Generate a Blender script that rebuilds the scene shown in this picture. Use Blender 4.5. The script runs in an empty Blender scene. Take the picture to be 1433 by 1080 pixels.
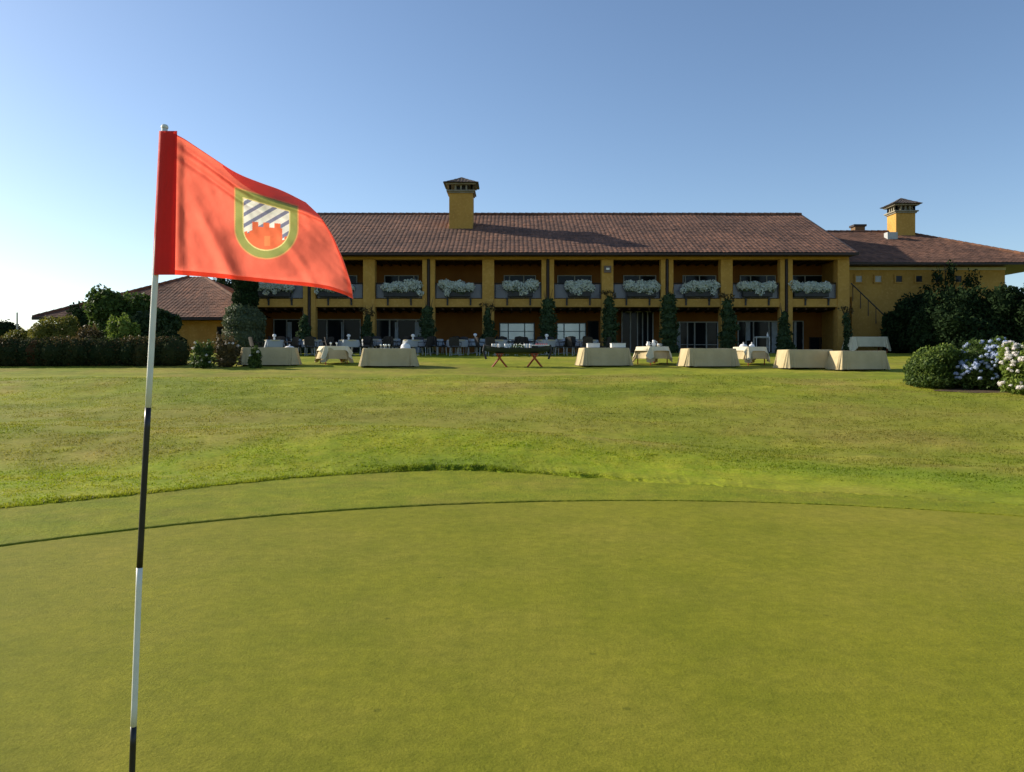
import bpy, math, random
import numpy as np
R = math.radians
random.seed(7)
scene = bpy.context.scene
COL = scene.collection
F = 1115.0; CX = 716.5; HY = 505.0; EYE = 1.56      # photo pixels and metres

# ------------------------------------------------------------------ camera, sky, sun, exposure
cam_d = bpy.data.cameras.new('camera'); cam = bpy.data.objects.new('camera', cam_d); COL.objects.link(cam)
cam_d.sensor_width = 36.0; cam_d.lens = F/1433*36; cam_d.shift_y = -35/1433
cam_d.clip_end = 3000; cam_d.clip_start = 0.05
cam.location = (0, 0, EYE); cam.rotation_euler = (R(90), 0, 0)
scene.camera = cam

to_sun = np.array([-12.0, 4.5, 5.45]); to_sun /= np.linalg.norm(to_sun)
SUN_EL = math.asin(to_sun[2]); SUN_AZ = math.atan2(to_sun[0], to_sun[1])
w = bpy.data.worlds.new('World'); scene.world = w; w.use_nodes = True
nt = w.node_tree; bg = nt.nodes['Background']
sky = nt.nodes.new('ShaderNodeTexSky'); sky.sky_type = 'NISHITA'; sky.sun_disc = False
sky.sun_elevation = SUN_EL; sky.sun_rotation = SUN_AZ
sky.air_density = 0.86; sky.dust_density = 0.6; sky.ozone_density = 2.4; sky.altitude = 0
nt.links.new(sky.outputs[0], bg.inputs[0]); bg.inputs[1].default_value = 0.119
sd = bpy.data.lights.new('sun', 'SUN'); sd.energy = 5.0; sd.angle = R(0.6); sd.color = (1.0, 0.90, 0.74)
so = bpy.data.objects.new('sun', sd); COL.objects.link(so)
from mathutils import Vector
so.rotation_euler = Vector(tuple(to_sun)).to_track_quat('Z', 'Y').to_euler()
so.location = (-30, 20, 30)
scene.view_settings.view_transform = 'Standard'; scene.view_settings.look = 'None'
scene.view_settings.exposure = 0.5; scene.view_settings.gamma = 1.0
scene.render.engine = 'CYCLES'
scene.cycles.max_bounces = 6; scene.cycles.transparent_max_bounces = 8

# ------------------------------------------------------------------ helpers
def vnoise(x, y, seed=0):
    """smooth value noise, about -1..1"""
    x = np.asarray(x, float); y = np.asarray(y, float)
    xi = np.floor(x); yi = np.floor(y); xf = x-xi; yf = y-yi
    def h(a, b):
        s = np.sin(a*127.1+b*311.7+seed*74.7)*43758.5453
        return (s-np.floor(s))*2-1
    u = xf*xf*(3-2*xf); v = yf*yf*(3-2*yf)
    return (h(xi, yi)*(1-u)+h(xi+1, yi)*u)*(1-v)+(h(xi, yi+1)*(1-u)+h(xi+1, yi+1)*u)*v

def link_mesh(name, me, parent=None, mats=(), smooth=False):
    o = bpy.data.objects.new(name, me); COL.objects.link(o)
    for m in (mats if isinstance(mats, (list, tuple)) else [mats]): me.materials.append(m)
    if parent is not None: o.parent = parent
    me.polygons.foreach_set('use_smooth', [bool(smooth)]*len(me.polygons))
    return o

def np_mesh(name, V, Fc, parent=None, mats=(), smooth=False, midx=None):
    """V (n,3), Fc (m,k) quads or triangles"""
    V = np.asarray(V, np.float32); Fc = np.asarray(Fc, np.int32)
    me = bpy.data.meshes.new(name); k = Fc.shape[1]; m = len(Fc)
    me.vertices.add(len(V)); me.vertices.foreach_set('co', V.ravel())
    me.loops.add(m*k); me.loops.foreach_set('vertex_index', Fc.ravel())
    me.polygons.add(m); me.polygons.foreach_set('loop_start', np.arange(0, m*k, k, dtype=np.int32))
    if midx is not None: me.polygons.foreach_set('material_index', np.asarray(midx, np.int32))
    me.update(calc_edges=True)
    return link_mesh(name, me, parent, mats, smooth)

def grid_faces(nu, nv):
    """index grid [i*nv+j]"""
    i, j = np.meshgrid(np.arange(nu-1), np.arange(nv-1), indexing='ij')
    a = (i*nv+j).ravel()
    return np.stack([a, a+nv, a+nv+1, a+1], 1)

class MB:
    def __init__(s): s.v = []; s.f = []; s.m = []; s.cur = 0
    def box(s, x0, x1, y0, y1, z0, z1):
        b = len(s.v)
        s.v += [(x0,y0,z0),(x1,y0,z0),(x1,y1,z0),(x0,y1,z0),(x0,y0,z1),(x1,y0,z1),(x1,y1,z1),(x0,y1,z1)]
        for q in ((0,3,2,1),(4,5,6,7),(0,1,5,4),(1,2,6,5),(2,3,7,6),(3,0,4,7)):
            s.f.append(tuple(b+i for i in q)); s.m.append(s.cur)
        return s
    def quad(s, *p):
        b = len(s.v); s.v += [tuple(q) for q in p]; s.f.append(tuple(range(b, b+len(p)))); s.m.append(s.cur); return s
    def tube(s, pts, rad, n=8, cap=True):
        pts = [Vector(p) for p in pts]
        if not isinstance(rad, (list, tuple)): rad = [rad]*len(pts)
        b = len(s.v)
        for i, p in enumerate(pts):
            d = (pts[min(i+1, len(pts)-1)]-pts[max(i-1, 0)]).normalized()
            a = Vector((0, 0, 1)) if abs(d.z) < .9 else Vector((1, 0, 0))
            e1 = d.cross(a).normalized(); e2 = d.cross(e1).normalized()
            for k in range(n):
                t = 2*math.pi*k/n
                s.v.append(tuple(p+(e1*math.cos(t)+e2*math.sin(t))*rad[i]))
        for i in range(len(pts)-1):
            for k in range(n):
                s.f.append((b+i*n+k, b+(i+1)*n+k, b+(i+1)*n+(k+1)%n, b+i*n+(k+1)%n)); s.m.append(s.cur)
        if cap:
            s.f.append(tuple(b+k for k in range(n))); s.m.append(s.cur)
            e = b+(len(pts)-1)*n
            s.f.append(tuple(e+n-1-k for k in range(n))); s.m.append(s.cur)
        return s
    def lathe(s, cx, cy, prof, n=16):
        b = len(s.v)
        for (r, z) in prof:
            for k in range(n):
                t = 2*math.pi*k/n; s.v.append((cx+r*math.cos(t), cy+r*math.sin(t), z))
        for i in range(len(prof)-1):
            for k in range(n):
                s.f.append((b+i*n+k, b+i*n+(k+1)%n, b+(i+1)*n+(k+1)%n, b+(i+1)*n+k)); s.m.append(s.cur)
        s.f.append(tuple(b+n-1-k for k in range(n))); s.m.append(s.cur)
        e = b+(len(prof)-1)*n; s.f.append(tuple(e+k for k in range(n))); s.m.append(s.cur)
        return s
    def build(s, name, mats, parent=None, smooth=False, bevel=0):
        me = bpy.data.meshes.new(name); me.from_pydata(s.v, [], s.f)
        me.polygons.foreach_set('material_index', s.m); me.update()
        o = link_mesh(name, me, parent, mats, smooth)
        if bevel:
            md = o.modifiers.new('bevel', 'BEVEL'); md.width = bevel; md.segments = 2; md.limit_method = 'ANGLE'
        return o

def tag(o, label=None, cat=None, group=None, kind=None):
    if label: o['label'] = label
    if cat: o['category'] = cat
    if group: o['group'] = group
    if kind: o['kind'] = kind
    return o
def empty(name, loc=(0, 0, 0), rz=0, label=None, cat=None, group=None):
    o = bpy.data.objects.new(name, None); COL.objects.link(o); o.location = loc; o.rotation_euler = (0, 0, rz)
    o.empty_display_size = .3
    return tag(o, label, cat, group)
def kids(o): return [c for c in bpy.data.objects if c.parent == o]
def copy_tree(o, parent=None):
    c = o.copy(); COL.objects.link(c)
    c.parent = parent
    for ch in kids(o): copy_tree(ch, c)
    return c

# ------------------------------------------------------------------ materials
def mat(name, col, rough=.8, var=None, scale=4.0, bump=0, bscale=40, metallic=0, spec=.3, coord='Object', detail=5, var2=None, scale2=30):
    m = bpy.data.materials.new(name); m.use_nodes = True; n = m.node_tree; P = n.nodes['Principled BSDF']
    P.inputs['Base Color'].default_value = (*col, 1); P.inputs['Roughness'].default_value = rough
    P.inputs['Metallic'].default_value = metallic; P.inputs['Specular IOR Level'].default_value = spec
    tc = n.nodes.new('ShaderNodeTexCoord'); src = tc.outputs[coord]
    last = None
    if var is not None:
        no = n.nodes.new('ShaderNodeTexNoise'); no.inputs['Scale'].default_value = scale; no.inputs['Detail'].default_value = detail
        n.links.new(src, no.inputs['Vector'])
        rp = n.nodes.new('ShaderNodeValToRGB'); rp.color_ramp.elements[0].position = .35; rp.color_ramp.elements[1].position = .65
        rp.color_ramp.elements[0].color = (*col, 1); rp.color_ramp.elements[1].color = (*var, 1)
        n.links.new(no.outputs['Fac'], rp.inputs[0]); last = rp.outputs[0]
        if var2 is not None:
            n2 = n.nodes.new('ShaderNodeTexNoise'); n2.inputs['Scale'].default_value = scale2; n2.inputs['Detail'].default_value = 3
            n.links.new(src, n2.inputs['Vector'])
            r2 = n.nodes.new('ShaderNodeValToRGB'); r2.color_ramp.elements[0].position = .5; r2.color_ramp.elements[1].position = .72
            n.links.new(n2.outputs['Fac'], r2.inputs[0])
            mx = n.nodes.new('ShaderNodeMix'); mx.data_type = 'RGBA'
            n.links.new(r2.outputs[0], mx.inputs[0]); n.links.new(last, mx.inputs[6]); mx.inputs[7].default_value = (*var2, 1)
            last = mx.outputs[2]
        n.links.new(last, P.inputs['Base Color'])
    if bump:
        nb = n.nodes.new('ShaderNodeTexNoise'); nb.inputs['Scale'].default_value = bscale; nb.inputs['Detail'].default_value = 4
        n.links.new(src, nb.inputs['Vector'])
        bp = n.nodes.new('ShaderNodeBump'); bp.inputs['Strength'].default_value = 1; bp.inputs['Distance'].default_value = bump
        n.links.new(nb.outputs['Fac'], bp.inputs['Height']); n.links.new(bp.outputs[0], P.inputs['Normal'])
    return m

def leaf_mat(name, c1, c2, trans=.35, rough=.6, c3=None, spec=.2):
    m = bpy.data.materials.new(name); m.use_nodes = True; n = m.node_tree; P = n.nodes['Principled BSDF']
    g = n.nodes.new('ShaderNodeNewGeometry'); rp = n.nodes.new('ShaderNodeValToRGB')
    rp.color_ramp.elements[0].color = (*c1, 1); rp.color_ramp.elements[1].color = (*c2, 1)
    if c3: e = rp.color_ramp.elements.new(.9); e.color = (*c2, 1); rp.color_ramp.elements[2].color = (*c3, 1)
    n.links.new(g.outputs['Random Per Island'], rp.inputs[0])
    n.links.new(rp.outputs[0], P.inputs['Base Color']); P.inputs['Roughness'].default_value = rough
    P.inputs['Specular IOR Level'].default_value = spec
    T = n.nodes.new('ShaderNodeBsdfTranslucent'); n.links.new(rp.outputs[0], T.inputs[0])
    mx = n.nodes.new('ShaderNodeMixShader'); mx.inputs[0].default_value = trans
    n.links.new(P.outputs[0], mx.inputs[1]); n.links.new(T.outputs[0], mx.inputs[2])
    n.links.new(mx.outputs[0], n.nodes['Material Output'].inputs[0])
    return m

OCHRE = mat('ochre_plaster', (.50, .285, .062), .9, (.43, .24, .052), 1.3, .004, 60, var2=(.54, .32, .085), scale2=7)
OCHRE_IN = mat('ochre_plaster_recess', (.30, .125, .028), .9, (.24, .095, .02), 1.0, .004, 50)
TIMBER = mat('dark_timber', (.075, .04, .02), .7, (.045, .024, .013), 6, .003, 60)
GUTTER = mat('brown_gutter', (.04, .025, .02), .5, (.025, .017, .014), 3)
PALE = mat('pale_frame', (.46, .47, .45), .6, (.38, .39, .38), 5)
DARKMET = mat('dark_metal', (.02, .02, .022), .45, (.035, .035, .035), 8)
PAVE = mat('paving', (.20, .17, .13), .9, (.14, .12, .10), 3, .004, 30)
CLOTH = mat('cream_cloth', (.52, .42, .24), .95, (.45, .36, .20), 2.2, .03, 5)
CLOTHW = mat('ivory_cloth', (.74, .66, .46), .95, (.66, .59, .40), 3, .003, 20)
WHITE = mat('white_ceramic', (.80, .79, .76), .35, (.74, .73, .70), 5)
REDWOOD = mat('red_brown_wood', (.36, .075, .022), .6, (.26, .05, .016), 8, .002, 60)
BARK = mat('bark', (.09, .06, .04), .95, (.05, .035, .025), 8, .02, 20)
WICKER = mat('dark_wicker', (.022, .02, .02), .7, (.04, .035, .032), 20, .004, 90)
SOIL = mat('mulch', (.10, .065, .035), 1, (.06, .04, .022), 6, .02, 18)
GLASS = mat('dark_glass', (.010, .014, .018), .12, (.014, .018, .022), 1.2, spec=.15)
CURTAIN = mat('curtained_glass', (.62, .70, .76), .2, (.5, .58, .64), .9, spec=.8, metallic=.35)
def wave_fold(m, sc):
    return m
def glass_panel():
    m = bpy.data.materials.new('grey_glass_panel'); m.use_nodes = True; n = m.node_tree; P = n.nodes['Principled BSDF']
    P.inputs['Base Color'].default_value = (.22, .23, .27, 1); P.inputs['Roughness'].default_value = .2
    T = n.nodes.new('ShaderNodeBsdfTransparent'); T.inputs[0].default_value = (.8, .82, .86, 1)
    no = n.nodes.new('ShaderNodeTexNoise'); no.inputs['Scale'].default_value = 1.3
    tc = n.nodes.new('ShaderNodeTexCoord'); n.links.new(tc.outputs['Object'], no.inputs[0])
    mr = n.nodes.new('ShaderNodeMapRange'); mr.inputs[3].default_value = .15; mr.inputs[4].default_value = .6
    n.links.new(no.outputs['Fac'], mr.inputs[0])
    mx = n.nodes.new('ShaderNodeMixShader'); n.links.new(mr.outputs[0], mx.inputs[0])
    n.links.new(P.outputs[0], mx.inputs[1]); n.links.new(T.outputs[0], mx.inputs[2]); n.links.new(mx.outputs[0], n.nodes['Material Output'].inputs[0])
    return m
GPANEL = glass_panel()

def roof_mat():
    m = bpy.data.materials.new('clay_tiles'); m.use_nodes = True; n = m.node_tree; P = n.nodes['Principled BSDF']
    tc = n.nodes.new('ShaderNodeTexCoord')
    mp = n.nodes.new('ShaderNodeMapping'); mp.inputs['Scale'].default_value = (4.2, 2.2, 2.2); n.links.new(tc.outputs['Object'], mp.inputs[0])
    vo = n.nodes.new('ShaderNodeTexVoronoi'); vo.inputs['Scale'].default_value = 1.0; vo.inputs['Randomness'].default_value = .35
    n.links.new(mp.outputs[0], vo.inputs['Vector'])
    bw = n.nodes.new('ShaderNodeSeparateColor'); n.links.new(vo.outputs['Color'], bw.inputs[0])
    rp = n.nodes.new('ShaderNodeValToRGB'); e = rp.color_ramp.elements
    e[0].color = (.11, .052, .031, 1); e[1].color = (.215, .096, .052, 1)
    for p, c in ((.3, (.142, .066, .038)), (.55, (.165, .078, .045)), (.8, (.19, .092, .055))): x = e.new(p); x.color = (*c, 1)
    n.links.new(bw.outputs[0], rp.inputs[0])
    no = n.nodes.new('ShaderNodeTexNoise'); no.inputs['Scale'].default_value = .35; no.inputs['Detail'].default_value = 6
    n.links.new(tc.outputs['Object'], no.inputs[0])
    r2 = n.nodes.new('ShaderNodeValToRGB'); r2.color_ramp.elements[0].position = .42; r2.color_ramp.elements[1].position = .62
    n.links.new(no.outputs['Fac'], r2.inputs[0])
    mu = n.nodes.new('ShaderNodeMix'); mu.data_type = 'RGBA'; mu.blend_type = 'MULTIPLY'; mu.inputs[0].default_value = 1
    r2.color_ramp.elements[0].color = (.80, .78, .78, 1); r2.color_ramp.elements[1].color = (1.15, 1.12, 1.1, 1)
    n.links.new(rp.outputs[0], mu.inputs[6]); n.links.new(r2.outputs[0], mu.inputs[7])
    n.links.new(mu.outputs[2], P.inputs['Base Color']); P.inputs['Roughness'].default_value = .9
    return m
TILE = roof_mat()

def turf_colour(n, c_a, c_b, c_dry, patch, dryscale, drylo, dryhi, lush=None):
    """broad patches, dry patches and (for the lawn) the lush band on the mound"""
    tc = n.nodes.new('ShaderNodeTexCoord'); O = tc.outputs['Object']
    def noise(s, d=5, r=.6):
        x = n.nodes.new('ShaderNodeTexNoise'); x.inputs['Scale'].default_value = s; x.inputs['Detail'].default_value = d
        x.inputs['Roughness'].default_value = r; n.links.new(O, x.inputs[0]); return x.outputs['Fac']
    def ramp(f, a, b, ca=(0, 0, 0), cb=(1, 1, 1)):
        x = n.nodes.new('ShaderNodeValToRGB'); x.color_ramp.elements[0].position = a; x.color_ramp.elements[1].position = b
        x.color_ramp.elements[0].color = (*ca, 1); x.color_ramp.elements[1].color = (*cb, 1); n.links.new(f, x.inputs[0]); return x.outputs[0]
    def mix(f, a, b, bt='MIX'):
        x = n.nodes.new('ShaderNodeMix'); x.data_type = 'RGBA'; x.blend_type = bt
        if isinstance(f, float): x.inputs[0].default_value = f
        else: n.links.new(f, x.inputs[0])
        for s, v in ((6, a), (7, b)):
            if isinstance(v, tuple): x.inputs[s].default_value = (*v, 1)
            else: n.links.new(v, x.inputs[s])
        return x.outputs[2]
    c = mix(ramp(noise(patch, 6, .65), .40, .60), c_a, c_b)
    c = mix(ramp(noise(dryscale, 7, .68), drylo, dryhi), c, c_dry)
    if lush:
        mp = n.nodes.new('ShaderNodeMapping'); mp.inputs['Scale'].default_value = (.16, .85, 1); n.links.new(O, mp.inputs[0])
        bn = n.nodes.new('ShaderNodeTexNoise'); bn.inputs['Scale'].default_value = 1.0; bn.inputs['Detail'].default_value = 5; n.links.new(mp.outputs[0], bn.inputs[0])
        c = mix(1.0, c, ramp(bn.outputs['Fac'], .36, .64, (.80, .86, .74), (1.16, 1.12, 1.2)), 'MULTIPLY')
        a3 = n.nodes.new('ShaderNodeAttribute'); a3.attribute_name = 'dry'
        c = mix(a3.outputs['Fac'], c, mix(ramp(noise(.8, 7, .7), .35, .65), (.225, .195, .042), (.200, .205, .024)))
        at_ = n.nodes.new('ShaderNodeAttribute'); at_.attribute_name = 'lush'
        lc = mix(ramp(noise(1.6, 7, .75), .40, .60), lush[0], lush[1])
        c = mix(at_.outputs['Fac'], c, lc)
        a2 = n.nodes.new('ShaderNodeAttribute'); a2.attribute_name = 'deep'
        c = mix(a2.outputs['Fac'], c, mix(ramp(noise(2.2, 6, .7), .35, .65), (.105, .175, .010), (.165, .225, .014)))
    return c, noise, ramp, mix
def grass_ground(name, c_a, c_b, c_dry, patch, fine, bump, bs, dryscale=.35, drylo=.52, dryhi=.66, lush=None):
    m = bpy.data.materials.new(name); m.use_nodes = True; n = m.node_tree; P = n.nodes['Principled BSDF']
    c, noise, ramp, mix = turf_colour(n, c_a, c_b, c_dry, patch, dryscale, drylo, dryhi, lush)
    c = mix(1.0, c, ramp(noise(fine, 3, .8), .3, .7, (.78, .79, .70), (1.2, 1.19, 1.2)), 'MULTIPLY')
    vo = n.nodes.new('ShaderNodeTexVoronoi'); vo.inputs['Scale'].default_value = 2.6
    tc2 = n.nodes.new('ShaderNodeTexCoord'); n.links.new(tc2.outputs['Object'], vo.inputs['Vector'])
    c = mix(1.0, c, ramp(vo.outputs['Distance'], .03, .065, (.62, .66, .6), (1, 1, 1)), 'MULTIPLY')
    c = mix(1.0, c, ramp(noise(fine/6, 4, .7), .3, .7, (.87, .88, .8), (1.12, 1.11, 1.1)), 'MULTIPLY')
    c = mix(1.0, c, ramp(noise(fine/30, 5, .75), .3, .7, (.86, .89, .84), (1.12, 1.09, 1.14)), 'MULTIPLY')
    c = mix(1.0, c, ramp(noise(fine/12, 4, .7), .3, .7, (.92, .93, .9), (1.07, 1.06, 1.08)), 'MULTIPLY')
    n.links.new(c, P.inputs['Base Color']); P.inputs['Roughness'].default_value = .9; P.inputs['Specular IOR Level'].default_value = .12
    P.inputs['Sheen Weight'].default_value = .06; P.inputs['Sheen Roughness'].default_value = .45; P.inputs['Sheen Tint'].default_value = (.8, .76, .12, 1)
    bp = n.nodes.new('ShaderNodeBump'); bp.inputs['Distance'].default_value = bump; bp.inputs['Strength'].default_value = 1
    n.links.new(noise(bs, 5, .75), bp.inputs['Height']); n.links.new(bp.outputs[0], P.inputs['Normal'])
    return m
LAWN_C = ((.165, .200, .014), (.235, .245, .020), (.245, .200, .045), .45, .22, .48, .66, ((.20, .26, .010), (.275, .285, .020)))
M_GREEN = grass_ground('putting_green_turf', (.164, .173, .0100), (.200, .198, .013), (.222, .204, .023), .7, 80, .006, 45, .4, .44, .66)
M_FRINGE = grass_ground('fringe_turf', (.170, .203, .011), (.216, .230, .015), (.225, .21, .026), 2.2, 40, .02, 22, .8, .48, .7)
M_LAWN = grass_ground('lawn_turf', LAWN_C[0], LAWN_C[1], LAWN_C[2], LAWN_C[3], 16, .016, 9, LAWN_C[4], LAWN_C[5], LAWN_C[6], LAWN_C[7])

# ------------------------------------------------------------------ terrain
PD = [(-30, 0), (6, 0), (8.6, .05), (10.5, .05), (12.5, .05), (16, .22), (20, .50), (24, .86), (28, 1.05), (30.2, 1.21), (32, 1.34), (34, 1.50), (37.3, 1.68), (42, 1.93), (60, 1.94), (110, 2.0), (200, -3), (900, -60)]
_pd = np.array([p[0] for p in PD], float); _pz = np.array([p[1] for p in PD], float)
def smooth_profile(d):
    s = 0
    for o, wt in ((-1.0, .15), (-.5, .2), (0, .3), (.5, .2), (1.0, .15)): s = s+wt*np.interp(d+o, _pd, _pz)
    return s
AX = np.array([-40, -14, -8, -5.2, -2.6, -.6, 1.2, 2.6, 4.5, 8]); AA = np.array([.1, .36, .30, .17, .33, .30, .20, .10, .03, 0])
DX = np.array([-14, -8, -3, 0, 3, 6]); DD = np.array([13.0, 12.9, 13.2, 12.9, 11.8, 10.5])
def base_z(x, y):
    x = np.asarray(x, float); y = np.asarray(y, float)
    z = smooth_profile(y)
    a = (np.interp(x-.6, AX, AA)+np.interp(x, AX, AA)+np.interp(x+.6, AX, AA))/3
    d0 = (np.interp(x-1, DX, DD)+np.interp(x+1, DX, DD))/2
    s = y-d0
    z = z+a*np.exp(-(s/np.where(s < 0, 1.7, 1.5))**2)
    far = np.clip((y-9)/6, 0, 1)*np.clip((30-y)/4, 0, 1)
    z = z+far*(.085*vnoise(x*.17+3, y*.42, 3)+.045*vnoise(x*.42, y*.95, 4)+.016*vnoise(x*1.1, y*2.0, 14))
    return z
def gz(x, y): return float(base_z(x, y))
def at(px, D, py=None):
    X = (px-CX)*D/F
    return (X, D, gz(X, D) if py is None else EYE-(py-HY)*D/F)
C0 = np.array([1.3, .5])
def e1(th):
    a, b = 8.5, 8.12
    return a*b/np.sqrt((b*np.cos(th))**2+(a*np.sin(th))**2)
_p2 = [(-5.15, 8.25), (-4.07, 9.0), (-2.93, 10.15), (-2.3, 10.4), (-.94, 10.7), (0, 10.45), (1.2, 10.0), (2.4, 9.55), (3.5, 9.05), (5.2, 8.4)]
_t2 = []; _q2 = []
for (x, y) in _p2:
    t = math.atan2(y-C0[1], x-C0[0]); _t2.append(t); _q2.append(math.hypot(x-C0[0], y-C0[1])/float(e1(t)))
_o = np.argsort(_t2); _t2 = np.array(_t2)[_o]; _q2 = np.array(_q2)[_o]
def e2(th):
    t = np.mod(th+math.pi/2, 2*math.pi)-math.pi/2
    q = sum(np.interp(t+o_, np.concatenate([[-.5*math.pi], [_t2[0]-.35], _t2, [_t2[-1]+.4], [1.5*math.pi]]), np.concatenate([[1.1], [1.07], _q2, [1.2], [1.1]])) for o_ in (-.07, -.035, 0, .035, .07))/5
    return e1(th)*q
def step_h(th):
    """how far the rough stands above the fringe: ragged on the left, fading to nothing on the right"""
    t = np.mod(th+math.pi/2, 2*math.pi)-math.pi/2
    k = np.clip((t-R(72))/R(25), 0, 1)
    nz = np.clip(vnoise(t*22, t*0, 41)+.45*vnoise(t*75, t*0, 42)+.3*vnoise(t*200, t*0, 43), -.7, 1.2)
    return .001+k*(.012+.024*nz)+.034*np.exp(-((t-R(103))/R(4.5))**2)
thf = np.linspace(R(28), R(152), 1100); tht = np.concatenate([thf, np.linspace(R(152), R(388), 160)[1:]])
def ring_sheet(name, radii_fn, npar, m, zf, ragged=0, skirt=0, zskirt=None):
    """polar sheet about the green's centre; radii_fn(theta, s) -> radius"""
    nt_ = len(tht); V = []
    for k, s in enumerate(npar):
        r = radii_fn(tht, s)
        if ragged and k == 0: r = r+ragged*(vnoise(tht*90, tht*0, 5)+.8*vnoise(tht*260, tht*0, 6))
        x = C0[0]+r*np.cos(tht); y = C0[1]+r*np.sin(tht)
        V.append(np.stack([x, y, zf(x, y, s, k)], 1))
    if skirt:
        s0 = V[0].copy(); s0[:, 2] -= skirt; V.insert(0, s0)
    V = np.array(V); nv = V.shape[1]
    o = np_mesh(name, V.reshape(-1, 3), grid_faces(len(V), nv)[:, ::-1], None, m, smooth=True)
    return tag(o, kind='structure')
g = ring_sheet('putting_green', lambda t, s: e1(t)*s, np.concatenate([[.0001], np.linspace(.03, 1.0, 70)]), M_GREEN,
               lambda x, y, s, k: base_z(x, y)+.0*x)
f = ring_sheet('fringe', lambda t, s: e1(t)*(1-s)+(e2(t)+.09)*s, np.linspace(0, 1, 24), M_FRINGE,
               lambda x, y, s, k: base_z(x, y)+.006+.003*vnoise(x*6, y*6, 9)*min(1, s*8)+(s*.0), ragged=.007, skirt=.02)
lr = np.concatenate([np.linspace(-.18, .22, 26)/33, np.linspace(.3/33, .08, 14), np.linspace(.085, 1.0, 150), np.geomspace(1.02, 40, 60)])
def lawn_r(t, s):
    a = e2(t)
    return a+s*33 if s <= 1 else a+33*s
def lawn_z(x, y, s, k):
    th_ = np.arctan2(y-C0[1], x-C0[0]); rr_ = np.hypot(x-C0[0], y-C0[1])-e2(th_)
    rag = .05*vnoise(th_*60, th_*0, 5)+.035*vnoise(th_*190, th_*0, 6)
    q_ = rr_-rag; k_ = np.clip(q_/.09, 0, 1); k_ = k_*k_*(3-2*k_)
    z = base_z(x, y)+.009+.05*np.clip(rr_/2.5, 0, 1)**.9+step_h(th_)*k_*np.exp(-(np.clip(rr_, 0, 9)/.42)**2)-.05*np.clip(-q_/.10, 0, 1)
    amp = min(1, s*30+.3)
    amp = amp*np.clip(rr_/.3, 0, 1)
    z = z+amp*(.012*vnoise(x*2.2, y*3.0, 11)+.008*vnoise(x*6, y*7, 12))
    return z
ln = ring_sheet('lawn', lawn_r, lr, M_LAWN, lawn_z, ragged=0, skirt=0)
def lushness(x, y):
    th = np.arctan2(y-C0[1], x-C0[0]); r = np.hypot(x-C0[0], y-C0[1])-e2(th)
    t = np.mod(th+math.pi/2, 2*math.pi)-math.pi/2
    wid = np.interp(t, [R(20), R(60), R(75), R(90), R(110), R(150)], [1.2, 2.4, 2.6, 2.35, 2.6, 4.0])+.35*vnoise(x*.8, y*.8, 77)
    rt = np.clip((R(88)-t)/R(14), 0, 1)
    return np.clip((wid-r)/1.0, 0, 1)*((1-rt)*(.7+.3*np.clip((r+.2)/.8, 0, 1))+rt*np.clip((r+.05)/1.1, 0, 1))
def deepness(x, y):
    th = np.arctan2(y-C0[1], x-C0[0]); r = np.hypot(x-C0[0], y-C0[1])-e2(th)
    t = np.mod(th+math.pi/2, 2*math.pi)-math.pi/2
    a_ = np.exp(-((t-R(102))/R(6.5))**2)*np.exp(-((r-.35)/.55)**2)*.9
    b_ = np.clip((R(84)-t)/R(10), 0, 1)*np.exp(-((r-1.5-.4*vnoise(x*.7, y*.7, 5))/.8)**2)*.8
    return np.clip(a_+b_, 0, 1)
def set_lush(o):
    co = np.empty(len(o.data.vertices)*3, np.float32); o.data.vertices.foreach_get('co', co); co = co.reshape(-1, 3)
    a_ = o.data.attributes.new('lush', 'FLOAT', 'POINT'); a_.data.foreach_set('value', lushness(co[:, 0], co[:, 1]).astype(np.float32))
    X_, Y_ = co[:, 0].astype(float), co[:, 1].astype(float)
    dr = np.exp(-((Y_-16.3-.25*np.abs(X_-1)**.5-.8*vnoise(X_*.3, Y_*.3, 91))/2.3)**2)*.85+.5*np.exp(-((Y_-14.5)/2.2)**2-((X_-9)/3.5)**2)
    dr = dr*np.clip(.75+.6*vnoise(X_*.35, Y_*.9, 92), 0, 1)
    a_ = o.data.attributes.new('dry', 'FLOAT', 'POINT'); a_.data.foreach_set('value', np.clip(dr, 0, 1).astype(np.float32))
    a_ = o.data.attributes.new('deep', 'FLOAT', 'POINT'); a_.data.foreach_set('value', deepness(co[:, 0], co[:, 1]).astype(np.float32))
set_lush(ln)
print('ground built')

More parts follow.
